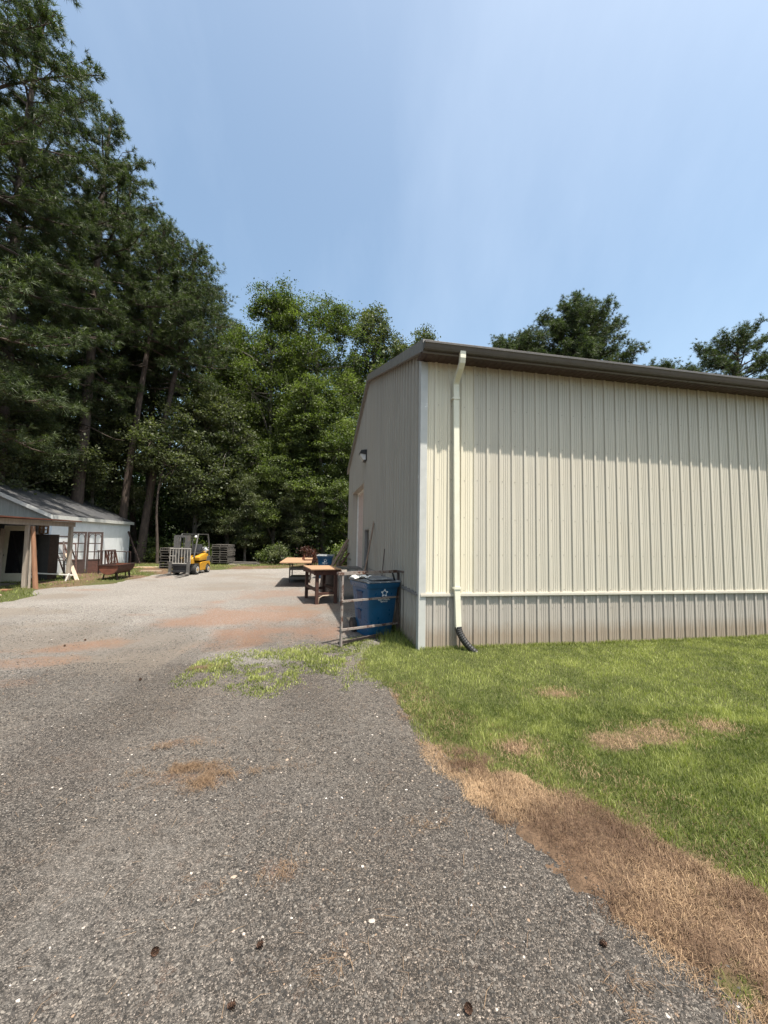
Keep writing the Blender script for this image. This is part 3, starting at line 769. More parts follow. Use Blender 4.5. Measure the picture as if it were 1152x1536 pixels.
# wall lamp
mb = MB(); mb.box((-.05,6.12,4.26),(-.019,6.46,4.62))
mb.prism([(-.05,4.62),(-.20,4.60),(-.235,4.53),(-.235,4.49),(-.05,4.47)],1,6.12,6.46)
mb.prism([(-.05,4.30),(-.12,4.26),(-.05,4.255)],1,6.14,6.44)
L_=mb.build('wall_lamp', M['dark'], B, bevel=.006)
mb = MB(); mb.prism([(-.05,4.47),(-.225,4.49),(-.215,4.42),(-.13,4.29),(-.05,4.29)],1,6.15,6.43); mb.build('lens', M['glass_lens'], L_, bevel=.008)

# ------------------------------------------------------------------ blue bins and the steel frame
def star_logo(mb, cx, cz, r, y):
    """ring of five little pinwheel arms forming a star"""
    for k in range(5):
        a = math.pi/2+k*2*math.pi/5
        P = lambda rr, aa: (cx+rr*math.cos(aa), y, cz+rr*math.sin(aa))
        mb.add([P(r,a+.10),P(r*.98,a-.16),P(r*.60,a-.42),P(r*.48,a-.60),P(r*.36,a-.45),P(r*.62,a+.02),P(r*.62,a+.36),P(r*.46,a+.62-.0)][:7],[tuple(range(7))])
        mb.add([P(r*.60,a+.06),P(r*.86,a+.16),P(r*.60,a+.62),P(r*.47,a+.62)],[(0,1,2,3)])
def text_mesh(txt, size, m, parent, loc, name='lettering', bold=.0):
    cu = bpy.data.curves.new('lettering','FONT'); cu.body = txt; cu.size = size; cu.align_x='CENTER'; cu.offset = bold; cu.extrude = .0
    t = bpy.data.objects.new('lettering', cu); COL.objects.link(t)
    dg = bpy.context.evaluated_depsgraph_get(); dg.update()
    me = bpy.data.meshes.new_from_object(t.evaluated_get(dg))
    bpy.data.objects.remove(t)
    me.transform(Matrix.Translation(loc) @ Matrix.Rotation(R(90),4,'X'))
    me.materials.clear(); me.materials.append(m)
    ob = bpy.data.objects.new(name, me); COL.objects.link(ob); ob.parent = parent
    return ob
def make_bin(label, loc, rz, lid_open):
    t = empty('recycling_cart', loc, rz, label, 'bin', 'blue recycling carts by the metal building')
    w0,d0,w1,d1,h = .50,.52,.66,.74,.98        # foot and rim sizes
    def ring(z):
        k = z/h; ww=w0+(w1-w0)*k; dd=d0+(d1-d0)*k; c=.055; yb=.26+.10*k
        x0,x1=-ww/2,ww/2; y1=yb; y0=yb-dd
        return [(x0+c,y0,z),(x1-c,y0,z),(x1-c*.3,y0+c*.3,z),(x1,y0+c,z),(x1,y1-c,z),(x1-c,y1,z),(x0+c,y1,z),(x0,y1-c,z),(x0,y0+c,z),(x0+c*.3,y0+c*.3,z)]
    mb=MB(); zs=[.0,.04,.30,.62,.86,.93]
    rs=[ring(z) for z in zs]
    n=10
    for i,r_ in enumerate(rs): mb.v += r_
    for i in range(len(rs)-1):
        for k in range(n): mb.f.append((i*n+k,i*n+(k+1)%n,(i+1)*n+(k+1)%n,(i+1)*n+k))
    mb.f.append(tuple(reversed(range(n))))
    body=mb.build('body', M['bin_blue'], t, smooth=True)
    # rim collar
    mb=MB()
    def grow(r_,g): 
        cx=0; cy=sum(p[1] for p in r_)/n
        return [(p[0]+math.copysign(g,p[0]),p[1]+math.copysign(g,p[1]-cy),p[2]) for p in r_]
    seq=[grow(ring(.885),.004),grow(ring(.885),.022),grow(ring(.955),.030),grow(ring(.975),.030),grow(ring(.975),-.01),grow(ring(.93),-.01)]
    for r_ in seq: mb.v+=r_
    for i in range(len(seq)-1):
        for k in range(n): mb.f.append((i*n+k,i*n+(k+1)%n,(i+1)*n+(k+1)%n,(i+1)*n+k))
    mb.build('rim', M['bin_blue'], t)
    # side grip pockets on the left flank, wheel wells behind
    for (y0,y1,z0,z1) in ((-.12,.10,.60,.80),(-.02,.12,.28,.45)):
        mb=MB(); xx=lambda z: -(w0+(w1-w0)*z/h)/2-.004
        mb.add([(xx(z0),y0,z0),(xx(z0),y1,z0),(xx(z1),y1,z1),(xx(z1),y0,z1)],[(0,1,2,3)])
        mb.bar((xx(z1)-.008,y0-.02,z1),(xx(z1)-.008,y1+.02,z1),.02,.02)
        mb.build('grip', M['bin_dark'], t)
    for sx in (-1,1):
        mb=MB(); mb.tube([(sx*.285-.03,.30,.13),(sx*.285+.03,.30,.13)],.13,20); wh=mb.build('wheel', M['rubber'], t)
        mb=MB(); mb.tube([(sx*.285-.036,.30,.13),(sx*.285+.036,.30,.13)],.06,12); mb.build('hub', M['dark'], wh)
    mb=MB(); mb.tube([(-.28,.42,.93),(.28,.42,.93)],.016,8); mb.bar((-.26,.34,.93),(-.26,.43,.93),.03); mb.bar((.26,.34,.93),(.26,.43,.93),.03); mb.build('handle', M['bin_blue'], t)
    mb=MB()
    if lid_open:
        g=.05
        mb.prism([(-.42,.985),(-.40,1.0),(-.1,1.03),(.36,1.03),(.40,1.0),(.40,.985)],0,-.36,.36)
        mb.prism([(-.34,1.03),(-.05,1.045),(.28,1.045),(.30,1.03)],0,-.24,.24)
    else:
        mb.prism([(-.42,.985),(-.40,1.0),(0,1.04),(.36,1.03),(.40,.985)],0,-.36,.36)
    mb.build('lid', M['bin_lid'], t, bevel=.012)
    # print on the front face (leans with the flank)
    yf=lambda z: (.26+.10*z/h)-(d0+(d1-d0)*z/h)-.004
    mb=MB(); star_logo(mb,.02,.0,.075,0); em=mb.build('emblem', M['white_print'], t)
    tilt=-math.atan((yf(.9)-yf(.5))/.4)
    em.location=(0,yf(.79),.79); em.rotation_euler=(-tilt if False else tilt,0,0)
    t1=text_mesh('REPUBLIC', .058, M['white_print'], t, (0,0,0), bold=.0012); t1.location=(.02,yf(.66),.66); t1.rotation_euler=(tilt,0,0)
    t2=text_mesh('SERVICES', .036, M['white_print'], t, (0,0,0), bold=.0006); t2.location=(.02,yf(.622),.622); t2.rotation_euler=(tilt,0,0)
    return t
make_bin('blue recycling cart with white star print inside the rusty pipe frame', (-.16,7.55,.0), R(30), True)
make_bin('far blue recycling cart with pale lid behind the plywood tables', (-2.55,17.45,.0), R(2), False)

mb=MB(); nx_,ny_=8,5
for i_ in range(nx_+1):
    for j_ in range(ny_+1): mb.v.append((i_/nx_*.36-.18+random.uniform(-.012,.012), j_/ny_*.24-.12+random.uniform(-.012,.012), random.uniform(.0,.05)))
for i_ in range(nx_):
    for j_ in range(ny_): a_=i_*(ny_+1)+j_; mb.f.append((a_,a_+ny_+1,a_+ny_+2,a_+1))
o=mb.build('paper_sheet',M['white_trim']); o.location=(-.42,7.42,1.042); o.rotation_euler=(0,0,.5); tag(o,'crumpled pale sheet lying on the lid of the near blue cart','paper')
# pipe frame standing round the near cart
t = empty('pipe_frame', (-.67,6.52,0), 0, 'rust flecked steel pipe frame standing in front of the blue cart', 'frame')
ex = Vector((1.0,1.0,0)).normalized()       # along the front rails
L=1.36
P=lambda s,z,q=0: tuple(ex*s+Vector((-ex.y,ex.x,0))*q+Vector((0,0,z)))
mb=MB(); mb.bar(P(0,-.03),P(0,1.20),.036,.036,up=ex); mb.build('post', M['frame_steel'], t)
mb=MB(); mb.bar(P(L,-.03),P(L,1.15),.036,.036,up=ex); mb.build('post', M['frame_rust'], t)
for z0,z1,mm in ((.745,.70,'frame_steel'),(.285,.21,'frame_steel')):
    mb=MB(); mb.bar(P(-.02,z0,-.019),P(L,z1,-.019),.03,.034); mb.build('rail', M[mm], t)
mb=MB(); mb.bar(P(-.10,1.20),P(L-.02,1.175),.05,.05); mb.build('rail', M['frame_steel'], t)
mb=MB(); mb.bar(P(-.0,.05,.06),P(1.05,.03,.10),.04,.04); mb.build('rail', M['frame_rust'], t)
# side leaf against the wall
Q0=Vector(P(L-.02,1.175)); Q1=Q0+Vector((.13,-.14,0))
mb=MB(); mb.bar(Q0,Q1,.035,.035); mb.bar(Q1+Vector((0,0,.018)),(Q1.x,Q1.y,.12),.04,.04,up=(1,0,0)); mb.build('side_bar', M['frame_rust'], t)
mb=MB(); mb.bar(P(L-.16,1.15),P(L+.0,.80),.022,.022); mb.build('brace', M['dark'], t)

# things lying behind the frame
t=empty('garden_tool',(-.62,7.85,0),R(-20),'red headed long handled tool lying on the dirt left of the cart','tool')
mb=MB(); mb.box((.05,-.12,.02),(.42,.10,.10)); mb.build('head', M['red_paint'], t, bevel=.015)
mb=MB(); mb.tube([(.2,0,.09),(-.02,.25,.55)],.014,8); mb.build('handle', M['wood_pale'], t)
mb=MB(); mb.bar((-.75,8.75,.03),(-.55,7.85,.05),.07,.025); tag(mb.build('board', M['wood_pale']), 'thin pale board lying on the dirt beside the pipe frame', 'board')

# ------------------------------------------------------------------ work tables
t=empty('utility_cart',(-3.22,15.4,0),R(9),'dark steel cart with two shelves under a large tan plywood sheet','cart')
mb=MB()
LG=[(-.42,-.0),(.36,-.0),(-.42,1.3),(.36,1.3)]
for (x,y) in LG:
    m2=MB(); m2.bar((x,y,.0),(x,y,.86),.045,.045,up=(1,0,0)); m2.build('leg', M['rust_dark'], t)
for z in (.16,.52):
    m2=MB(); m2.box((-.45,-.03,z),(.39,1.33,z+.03)); m2.box((-.45,-.035,z-.02),(.39,-.028,z+.085)); m2.build('shelf', M['gunmetal'], t)
m2=MB(); m2.box((-.47,-.05,.84),(.41,1.35,.86)); m2.build('top_frame', M['rust_dark'], t)
o=None
mb=MB(); mb.box((-.60,-1.60,0),(.50,1.70,.035))
o=mb.build('plywood_sheet', M['wood_tan'], bevel=.004); o.location=(-3.30,15.42,.862); o.rotation_euler=(0,0,R(9.5)); tag(o,'large tan plywood sheet lying on the dark shelved cart','plywood')
t=empty('clamp_tool',(-3.02,15.0,.90),R(20),'small rusty clamp standing on the large plywood sheet','tool')
mb=MB(); mb.bar((-.02,0,.02),(.34,.03,.02),.06,.04); mb.build('bar', M['rust'], t)
mb=MB(); mb.tube([(0,0,.0),(0,0,.22)],.022,8); mb.tube([(-.03,0,.03),(-.03,0,.11)],.05,10); mb.build('screw_post', M['rust_orange'], t)

t=empty('workbench',(-1.72,11.1,0),R(24),'brown timber bench on heavy legs under a small tan plywood top','workbench')
for (x,y) in ((-.26,-.48),(.26,-.48),(-.26,.72),(.26,.72)):
    m2=MB(); m2.bar((x,y,0),(x,y,.84),.085,.085,up=(1,0,0)); m2.build('leg', M['wood_red'], t, bevel=.004)
for y in (-.47,.71):
    m2=MB(); m2.box((-.26,y-.03,.24),(.26,y+.03,.31)); m2.build('stretcher', M['wood_red'], t)
for x in (-.27,.27):
    m2=MB(); m2.box((x-.03,-.44,.34),(x+.03,.68,.41)); m2.build('side_rail', M['wood_red'], t)
m2=MB(); m2.box((-.36,-.56,.78),(.40,-.50,.90)); m2.box((-.36,.74,.78),(.40,.80,.90)); m2.box((-.36,-.50,.80),(-.31,.74,.9)); m2.box((.35,-.50,.80),(.40,.74,.9)); m2.build('apron', M['rust'], t)
m2=MB(); m2.tube([(-.22,-.49,.03),(-.2,-.50,.17),(-.1,-.51,.225),(.2,-.51,.235)],.018,8); m2.build('bent_rod', M['wood_pale'], t)
mb=MB(); mb.box((-.42,-.68,0),(.40,.70,.03)); o=mb.build('plywood_sheet', M['wood_tan'], bevel=.003); o.location=(-1.73,11.13,.922); o.rotation_euler=(0,0,R(20)); tag(o,'small tan plywood board lying on the brown timber bench','plywood')
t=empty('plate_table',(-1.0,11.55,0),R(12),'grey steel plate on pale legs between the timber bench and the wall','table')
m2=MB(); m2.box((-.34,-.5,.90),(.34,.5,.925)); m2.build('plate', M['gunmetal'], t)
for (x,y) in ((-.3,-.45),(.3,-.45),(-.3,.45),(.3,.45)):
    m2=MB(); m2.bar((x,y,0),(x,y,.90),.04,.04,up=(1,0,0)); m2.build('leg', M['trim'], t)
# pail under the bench, behind it
t=empty('steel_drum',(-1.85,13.1,0),0,'grey green metal drum standing behind the timber bench','drum')
m2=MB(); m2.tube([(0,0,0),(0,0,.02),(0,0,.27),(0,0,.285),(0,0,.30),(0,0,.56),(0,0,.58)],[.22,.225,.225,.235,.225,.225,.22],20); m2.build('body', M['frame_rust'], t)
m2=MB(); m2.tube([(0,0,.58),(0,0,.60)],[.237,.237],20); m2.build('lid', M['gunmetal'], t)

# boards and poles leaning on the gable
def local(x,y,z): 
    p=CB+DW*x+GW*y; return (p[0],p[1],z)
def leaning(name,m,a,b,w,d,label,cat,group=None):
    mb=MB(); mb.bar(a,b,w,d); o=mb.build(name,m,bevel=min(w,d)*.12); tag(o,label,cat,group); return o
leaning('pole',M['wood_brown'],local(-.62,3.1,0),local(-.035,4.38,2.24),.035,.035,'long dark pole leaning on the gable wall beside the man door','pole')
leaning('plank',M['wood_brown'],local(-1.15,10.2,0),local(-.06,11.2,1.72),.14,.035,'brown plank leaning highest at the far end of the gable','plank','planks leaning on the far gable end')
leaning('plank',M['wood_brown'],local(-.85,10.55,0),local(-.05,11.35,1.50),.12,.035,'darker brown plank leaning closest to the gable wall','plank','planks leaning on the far gable end')
leaning('plank',M['wood_red'],local(-.95,9.95,0),local(-.06,10.55,1.15),.10,.035,'short reddish plank leaning lowest at the far gable end','plank','planks leaning on the far gable end')
leaning('iron_rod',M['rust_dark'],local(-.22,2.55,0),local(-.03,2.85,1.55),.02,.02,'short dark iron rod leaning on the gable behind the cart','rod')
leaning('iron_pipe',M['gunmetal'],local(-.30,4.9,0),local(-.03,5.05,1.75),.035,.035,'grey pipe leaning upright beside the man door','pipe')

# ------------------------------------------------------------------ forklift
t=empty('forklift',(-8.98,17.95,0),R(-1),'yellow forklift with pale load backrest parked at the edge of the trees','forklift')
T=t
# frame / chassis
mb=MB()
mb.prism([(-.30,.16),(-.30,.50),(.18,.50),(.30,.40),(.80,.40),(.92,.55),(1.42,.62),(1.50,.50),(1.44,.24),(1.22,.20),(1.2,.12),(.30,.12),(.22,.16)],0,-.36,.40)
mb.build('chassis',M['dark'],T,bevel=.02)
mb=MB(); mb.prism([(.42,.16),(.42,.50),(.62,.54),(1.30,.56),(1.40,.46),(1.34,.30),(1.26,.42),(1.12,.44),(.98,.36),(.93,.22),(.93,.16)],0,-.37,.435); mb.build('side_panel',M['yellow'],T,bevel=.01)
mb=MB(); mb.prism([(.36,.60),(.34,.76),(.44,.82),(1.0,.93),(1.20,.90),(1.24,.74),(1.20,.62)],0,-.34,.41); mb.build('hood',M['yellow'],T,bevel=.02,smooth=True)
mb=MB(); mb.prism([(1.05,.55),(1.05,.80),(1.40,.82),(1.50,.70),(1.50,.50),(1.3,.45)],0,-.40,.42); mb.build('counterweight',M['steel_grey'],T,bevel=.05)
mb=MB(); mb.prism([(-.34,.50),(-.34,.72),(-.26,.80),(-.16,.78),(-.12,.50)],0,-.36,.42); mb.build('cowl',M['yellow'],T,bevel=.02)
mb=MB(); mb.box((-.34,-.12,.42),(.40,.40,.47)); mb.build('floor_plate',M['dark'],T)
mb=MB(); mb.prism([(.50,.86),(.48,.95),(.86,1.0),(.92,1.36),(1.02,1.36),(1.02,.92)],0,-.20,.22); mb.build('seat',M['seat_black'],T,bevel=.03,smooth=True)
mb=MB(); mb.tube([(-.30,1.20,1.08),(-.26,1.20,1.08),(.30,1.20,1.08),(.36,1.20,1.08)],[.08,.15,.15,.08],16); mb.tube([(.36,1.20,1.08),(.43,1.20,1.08)],.05,10); mb.build('gas_tank',M['chrome'],T,smooth=True)
mb=MB(); mb.tube([(0,-.14,.78),(0,.18,1.02)],.025,8); 
ring=[(.16*math.cos(a),.18-.05*math.sin(a)+.0,1.03+.12*math.sin(a)) for a in np.linspace(0,2*math.pi,17)]
mb.tube(ring,.014,6,cap=False); mb.build('steering_wheel',M['dark'],T)
mb=MB()
zt=1.84
for sx in (-.40,.42):
    mb.tube([(sx,-.20,.78),(sx*.97,.02,1.45),(sx*.93,.16,zt-.03),(sx*.93,.22,zt)],.034,6)
    mb.tube([(sx,1.26,.82),(sx*.97,1.20,1.5),(sx*.93,1.12,zt)],.036,6)
    mb.bar((sx*.93,.18,zt),(sx*.93,1.14,zt),.05,.045)
for y in (.2,.42,.64,.86,1.1): mb.bar((-.40,y,zt+.002),(.41,y,zt+.002),.035,.03)
mb.build('overhead_guard',M['guard'],T)
mb=MB(); mb.tube([(.30,.16,zt-.08),(.30,.12,zt-.16)],[.05,.06],10); mb.build('headlight',M['glass_lens'],T)
# mast
mb=MB()
for sx in (-.30,.30):
    mb.box((sx-.055,-.52,.08),(sx+.055,-.40,1.76))
    mb.box((sx-.04-.1*(sx>0)+.1*(sx<0)*1-.02,-.50,.12),(sx+.04-.1*(sx>0)+.1*(sx<0)+.02,-.42,1.70))
for z in (1.68,.95,.28): mb.box((-.34,-.46,z),(.34,-.405,z+.10))
mb.tube([(-.12,-.44,.1),(-.12,-.44,1.5)],.03,8); mb.tube([(.12,-.44,.1),(.12,-.44,1.5)],.03,8)
mb.build('mast',M['steel_grey'],T)
mb=MB(); mb.bar((-.06,-.47,.3),(-.06,-.47,1.72),.025); mb.bar((.06,-.47,.3),(.06,-.47,1.72),.025); mb.build('lift_chain',M['dark'],T)
mb=MB(); mb.box((-.46,-.60,.42),(.46,-.54,.52)); mb.box((-.46,-.60,.14),(.46,-.54,.22)); mb.box((-.30,-.545,.14),(.30,-.52,.52)); mb.build('carriage',M['dark'],T,bevel=.006)
mb=MB()
mb.bar((-.47,-.58,1.19),(.47,-.58,1.19),.04,.035); mb.bar((-.47,-.58,.53),(.47,-.58,.53),.04,.035)
for i in range(8):
    x=-.455+i*.13; mb.bar((x,-.58,.53),(x,-.58,1.18),.026,.02,up=(1,0,0))
mb.bar((-.47,-.58,.86),(-.2,-.58,.86),.02,.025)
mb.build('load_backrest',M['rim'],T)
for sx in (-.40,.40):
    mb=MB(); mb.prism([(-.60,.04),(-.66,.04),(-1.62,.055),(-1.64,.065),(-.70,.10),(-.66,.14),(-.66,.60),(-.60,.60)],0,sx-.06,sx+.06); mb.build('fork',M['steel_grey'],T)
def wheel(x,y,r,wd):
    mb=MB(); mb.tube([(x-wd/2,y,r),(x-wd/2+.02,y,r),(x+wd/2-.02,y,r),(x+wd/2,y,r)],[r*.9,r,r,r*.9],24); wv=mb.build('wheel',M['rubber'],T)
    mb=MB(); mb.tube([(x-wd/2-.006,y,r),(x+wd/2+.006,y,r)],r*.62,18); rm=mb.build('rim',M['rim'],wv)
    mb=MB(); mb.tube([(x-wd/2-.012,y,r),(x+wd/2+.012,y,r)],r*.24,10); mb.build('hub',M['yellow'],wv)
wheel(-.42,-.02,.23,.17); wheel(.44,-.02,.23,.17); wheel(-.40,1.12,.19,.15); wheel(.42,1.12,.19,.15)

# ------------------------------------------------------------------ pallets
def make_pallet(label):
    t=empty('pallet',(0,0,0),0,label,'pallet')
    mb=MB()
    for i in range(7):
        y=-.49+i*.163; mb.box((-.5,y-.05,.115),(.5,y+.05,.135))
    mb.build('deck_boards',M['wood_pallet'],t)
    mb=MB()
    for y in (-.48,0,.48): mb.box((-.5,y-.045,.0),(.5,y+.045,.018))
    mb.build('bottom_boards',M['wood_pallet'],t)
    for x in (-.47,0,.47):
        mb=MB(); mb.box((x-.02,-.54,.018),(x+.02,.54,.115)); mb.build('stringer',M['wood_pallet'],t)
    return t
ordn=['bottom','second','third','fourth','fifth','sixth','seventh','eighth','ninth']
pal=None
for i in range(9):
    last = 'topmost' if i==8 else ordn[i]
    lb='weathered pallet, %s from the ground in the stack right of the forklift'%last if i<8 else 'weathered pallet topmost in the stack right of the forklift'
    if pal is None: o=pal=make_pallet(lb)
    else: o=copy_tree(pal); o['label']=lb
    o['group']='pallets stacked right of the forklift'
    o.location=(-9.83+random.uniform(-.03,.03),24.1+random.uniform(-.03,.03),.03+i*.136); o.rotation_euler=(0,0,R(random.uniform(-3,3)))
for i in range(8):
    o=copy_tree(pal); o['label']='pale pallet %s in the stack half hidden behind the forklift'%('topmost' if i==7 else ordn[i]+' from the ground')
    o['group']='pallets stacked behind the forklift'
    o.location=(-10.95+random.uniform(-.04,.04),20.6+random.uniform(-.04,.04),.03+i*.136); o.rotation_euler=(0,0,R(random.uniform(-4,4)))
# flat lumber right of the stack and on the grass left of the forklift
def lumber(label,cx,cy,z,l,w,h,rz,m,group):
    mb=MB(); mb.box((-l/2,-w/2,0),(l/2,w/2,h)); o=mb.build('lumber',M[m],bevel=.006); o.location=(cx,cy,z); o.rotation_euler=(0,0,R(rz)); tag(o,label,'board',group)
lumber('grey board lying flat at the right foot of the pallet stack',-8.6,24.2,.03,1.9,.5,.09,8,'wood_pallet','loose boards by the trees')
lumber('grey board lying on another beside the pallet stack',-8.5,24.35,.125,1.5,.4,.07,-6,'wood_pallet','loose boards by the trees')
lumber('narrow board sloping out from the pallet stack towards the gravel',-8.95,23.5,.03,1.3,.12,.05,-38,'wood_grey','loose boards by the trees')
lumber('pale sunlit board lying in the grass left of the forklift',-12.0,20.7,.04,1.7,.3,.06,14,'wood_pale','loose boards by the shed')
lumber('brown board under the pale board in the grass beyond the trough',-12.6,20.3,.03,1.5,.35,.05,5,'wood_tan','loose boards by the shed')
lumber('short pale offcut lying alone in the grass nearest the forklift',-10.9,18.5,.04,.9,.14,.05,10,'wood_pale','loose boards by the shed')
lumber('red brown timber lying on the gravel in front of the porch',-12.0,11.6,.02,1.9,.22,.07,6,'wood_orange','loose boards by the porch')
lumber('pale stick lying in the grass in front of the porch',-10.7,10.9,.05,.8,.06,.04,-30,'wood_pale','loose boards by the porch')
lumber('grey concrete coloured slab lying under the cream door',-12.6,12.7,.02,1.0,.7,.08,10,'steel_grey','loose boards by the porch')

# ------------------------------------------------------------------ shed with its porch
SA=math.atan2(.25,1.0)           # shed heading
t=empty('white_shed',(-13.6,16.0,0),SA,'small white block shed with dark shingle roof below the pines','shed')
SH=t
# local: x to the right of the wall (outward = +x), y along the wall to the back, shed body lies at x<0
HW,SL=2.75,8.25
def tri_roof_z(x): return 2.5+(HW-abs(x+HW))*.47
mb=MB(); mb.box((-.18,0,0),(0,SL,2.5)); mb.box((-2*HW,0,0),(-2*HW+.18,SL,2.5)); mb.box((-2*HW+.18,SL-.18,0),(-.18,SL,2.5)); mb.box((-2*HW+.18,0.01,0),(-.18,.18,2.2)); mb.build('wall',M['shed_white'],t)
mb=MB(); mb.prism([(-2*HW,2.2),(0,2.2),(0,2.5),(-HW,2.5+HW*.47),(-2*HW,2.5)],1,-.03,.0); mb.build('gable',M['shed_grey'],t)
mb=MB(); mb.prism([(-2*HW,2.5),(0,2.5),(-HW,2.5+HW*.47)],1,SL-.03,SL); mb.build('gable',M['shed_grey'],t)
mb=MB()
zr=2.5+HW*.47
for s in (1,-1):
    xe=-HW+s*(HW+.11); ze=zr-(HW+.11)*.47
    mb.add([(xe,-.28,ze+.02),(xe,SL+.22,ze+.02),(-HW,SL+.22,zr+.02),(-HW,-.28,zr+.02),(xe,-.28,ze+.085),(xe,SL+.22,ze+.085),(-HW,SL+.22,zr+.085),(-HW,-.28,zr+.085)],
       [(0,1,2,3),(4,7,6,5),(0,4,5,1),(1,5,6,2),(2,6,7,3),(3,7,4,0)])
rf=mb.build('roof',M['shingle'],t)
mb=MB(); xe=.11; ze=zr-(HW+.11)*.47
mb.box((xe,-.30,ze-.10),(xe+.025,SL+.24,ze+.07)); mb.build('fascia',M['white_trim'],t)
mb=MB()
for s in (1,-1):
    xe=-HW+s*(HW+.11)
    mb.add([(xe,-.30,ze-.08),(xe,-.282,ze-.08),(-HW,-.282,zr-.08),(-HW,-.30,zr-.08),(xe,-.30,ze+.075),(xe,-.282,ze+.075),(-HW,-.282,zr+.075),(-HW,-.30,zr+.075)],
       [(0,1,2,3),(4,7,6,5),(0,4,5,1),(1,5,6,2),(2,6,7,3),(3,7,4,0)])
mb.build('bargeboard',M['trim'],t)
# porch roof on posts in front of the gable
def P2(x,y,z=0): return (x,y,z)
p1=Vector((-11.32,12.42,0)); p2=Vector((-11.77,14.72,0)); dn=(p2-p1).normalized()
t=empty('lean_to_porch',tuple(p1),0,'open lean-to with rust edged flat roof on grey posts before the shed','porch')
PO=t; rel=lambda v: tuple(Vector(v)-p1)
mb=MB(); mb.bar(rel(p1+Vector((.02,0,0))),rel(p1+Vector((.0,0,2.02))),.11,.10,up=dn); mb.build('post',M['wood_grey'],t,bevel=.01)
mb=MB(); mb.bar(rel(p1+Vector((.24,-.06,0))),rel(p1+Vector((.10,.06,2.0))),.06,.05,up=dn); mb.build('post',M['wood_grey'],t,bevel=.008)
mb=MB(); mb.bar(rel(p2),rel(p2+Vector((-.02,0,2.12))),.12,.12,up=dn); mb.build('post',M['wood_grey'],t,bevel=.01)
pA=p1-dn*5; pB=p2+dn*.15
mb=MB(); mb.bar(rel(pA+Vector((0,0,2.11))),rel(pB+Vector((0,0,2.11))),.10,.17); mb.build('beam',M['wood_grey'],t)
side=Vector((-dn.y,dn.x,0))       # towards the shed side (left)
mb=MB(); zA=2.215
v=[pA-side*.25,pB-side*.25,pB+side*4.2,pA+side*4.2]
v=[Vector(rel(q)) for q in v]
v=[v[0]+Vector((0,0,zA)),v[1]+Vector((0,0,zA)),v[2]+Vector((0,0,zA+.14)),v[3]+Vector((0,0,zA+.14))]
mb.add([tuple(q) for q in v]+[tuple(q+Vector((0,0,.035))) for q in v],[(0,3,2,1),(4,5,6,7),(0,1,5,4),(1,2,6,5),(2,3,7,6),(3,0,4,7)])
mb.build('roof',M['rust_orange'],t)
mb=MB()
for k in range(6):
    a=Vector(rel(p1+dn*(-2.2+k*.9)))+Vector((0,0,2.13)); mb.bar(a+side*.1,a+side*4.1+Vector((0,0,.12)),.05,.12)
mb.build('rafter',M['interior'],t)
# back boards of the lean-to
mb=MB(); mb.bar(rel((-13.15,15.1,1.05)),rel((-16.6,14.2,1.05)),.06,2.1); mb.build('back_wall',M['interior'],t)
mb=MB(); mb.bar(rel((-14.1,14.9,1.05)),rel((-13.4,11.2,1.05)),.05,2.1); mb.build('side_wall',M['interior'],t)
# cream door leaning in the porch
t=empty('cream_door',(-13.0,13.86,.02),R(26),'cream framed door with dark glass leaning inside the porch','door')
mb=MB(); mb.box((-.45,-.02,0),(-.28,.02,2.0)); mb.box((.28,-.02,0),(.45,.02,2.0)); mb.box((-.28,-.02,0),(.28,.02,.32)); mb.box((-.28,-.02,1.82),(.28,.02,2.0)); fr=mb.build('frame',M['cream'],t)
mb=MB(); mb.box((-.28,-.006,.32),(.28,.006,1.82)); mb.build('glass',M['dark_glass'],t)
mb=MB(); mb.tube([(-.37,-.02,.95),(-.37,-.07,.95)],[.02,.032],10); mb.build('handle',M['dark'],t)
t.rotation_euler=(R(-4),0,R(14))
mb=MB(); mb.box((-.05,-.03,0),(.05,.03,2.05)); o=mb.build('board',M['cream']); o.location=(-13.25,12.9,0); o.rotation_euler=(0,R(4),0.4); tag(o,'narrow cream board standing left of the cream door','board')
# orange pole
mb=MB(); mb.tube([(-10.93,12.42,0),(-11.24,12.50,1.98)],[.075,.06],12); tag(mb.build('timber_pole',M['wood_orange']),'orange brown round pole leaning on the front porch post','pole')
# dark cabinet behind
t=empty('steel_cabinet',(-12.75,14.6,0),R(12),'dark rusted steel cabinet standing in the porch shade','cabinet')
mb=MB(); mb.box((-.42,-.28,.04),(.42,.28,1.72)); mb.build('body',M['rust_dark'],t,bevel=.01)
for sx in (-1,1):
    mb=MB(); mb.box((.01*sx if sx>0 else -.41,-.30,.08),(.41 if sx>0 else -.01,-.282,1.68)); mb.build('door',M['dark'],t,bevel=.006)
mb=MB(); mb.bar((.06,-.32,.95),(.06,-.32,1.15),.02); mb.build('handle',M['steel_grey'],t)
# pierced ornamental block hanging under the beam
mb=MB(); mb.box((-.16,-.03,0),(.16,.03,.05)); mb.box((-.16,-.03,.27),(.16,.03,.32)); mb.box((-.16,-.03,.05),(-.11,.03,.27)); mb.box((.11,-.03,.05),(.16,.03,.27)); mb.box((-.02,-.03,.05),(.02,.03,.27)); mb.box((-.11,-.03,.14),(-.02,.03,.18)); mb.box((.02,-.03,.14),(.11,.03,.18))
o=mb.build('lattice_block',M['wood_tan'],bevel=.01); o.location=(-12.72,14.62,1.735); o.rotation_euler=(0,0,R(12)); tag(o,'tan pierced block standing on top of the dark cabinet','block')

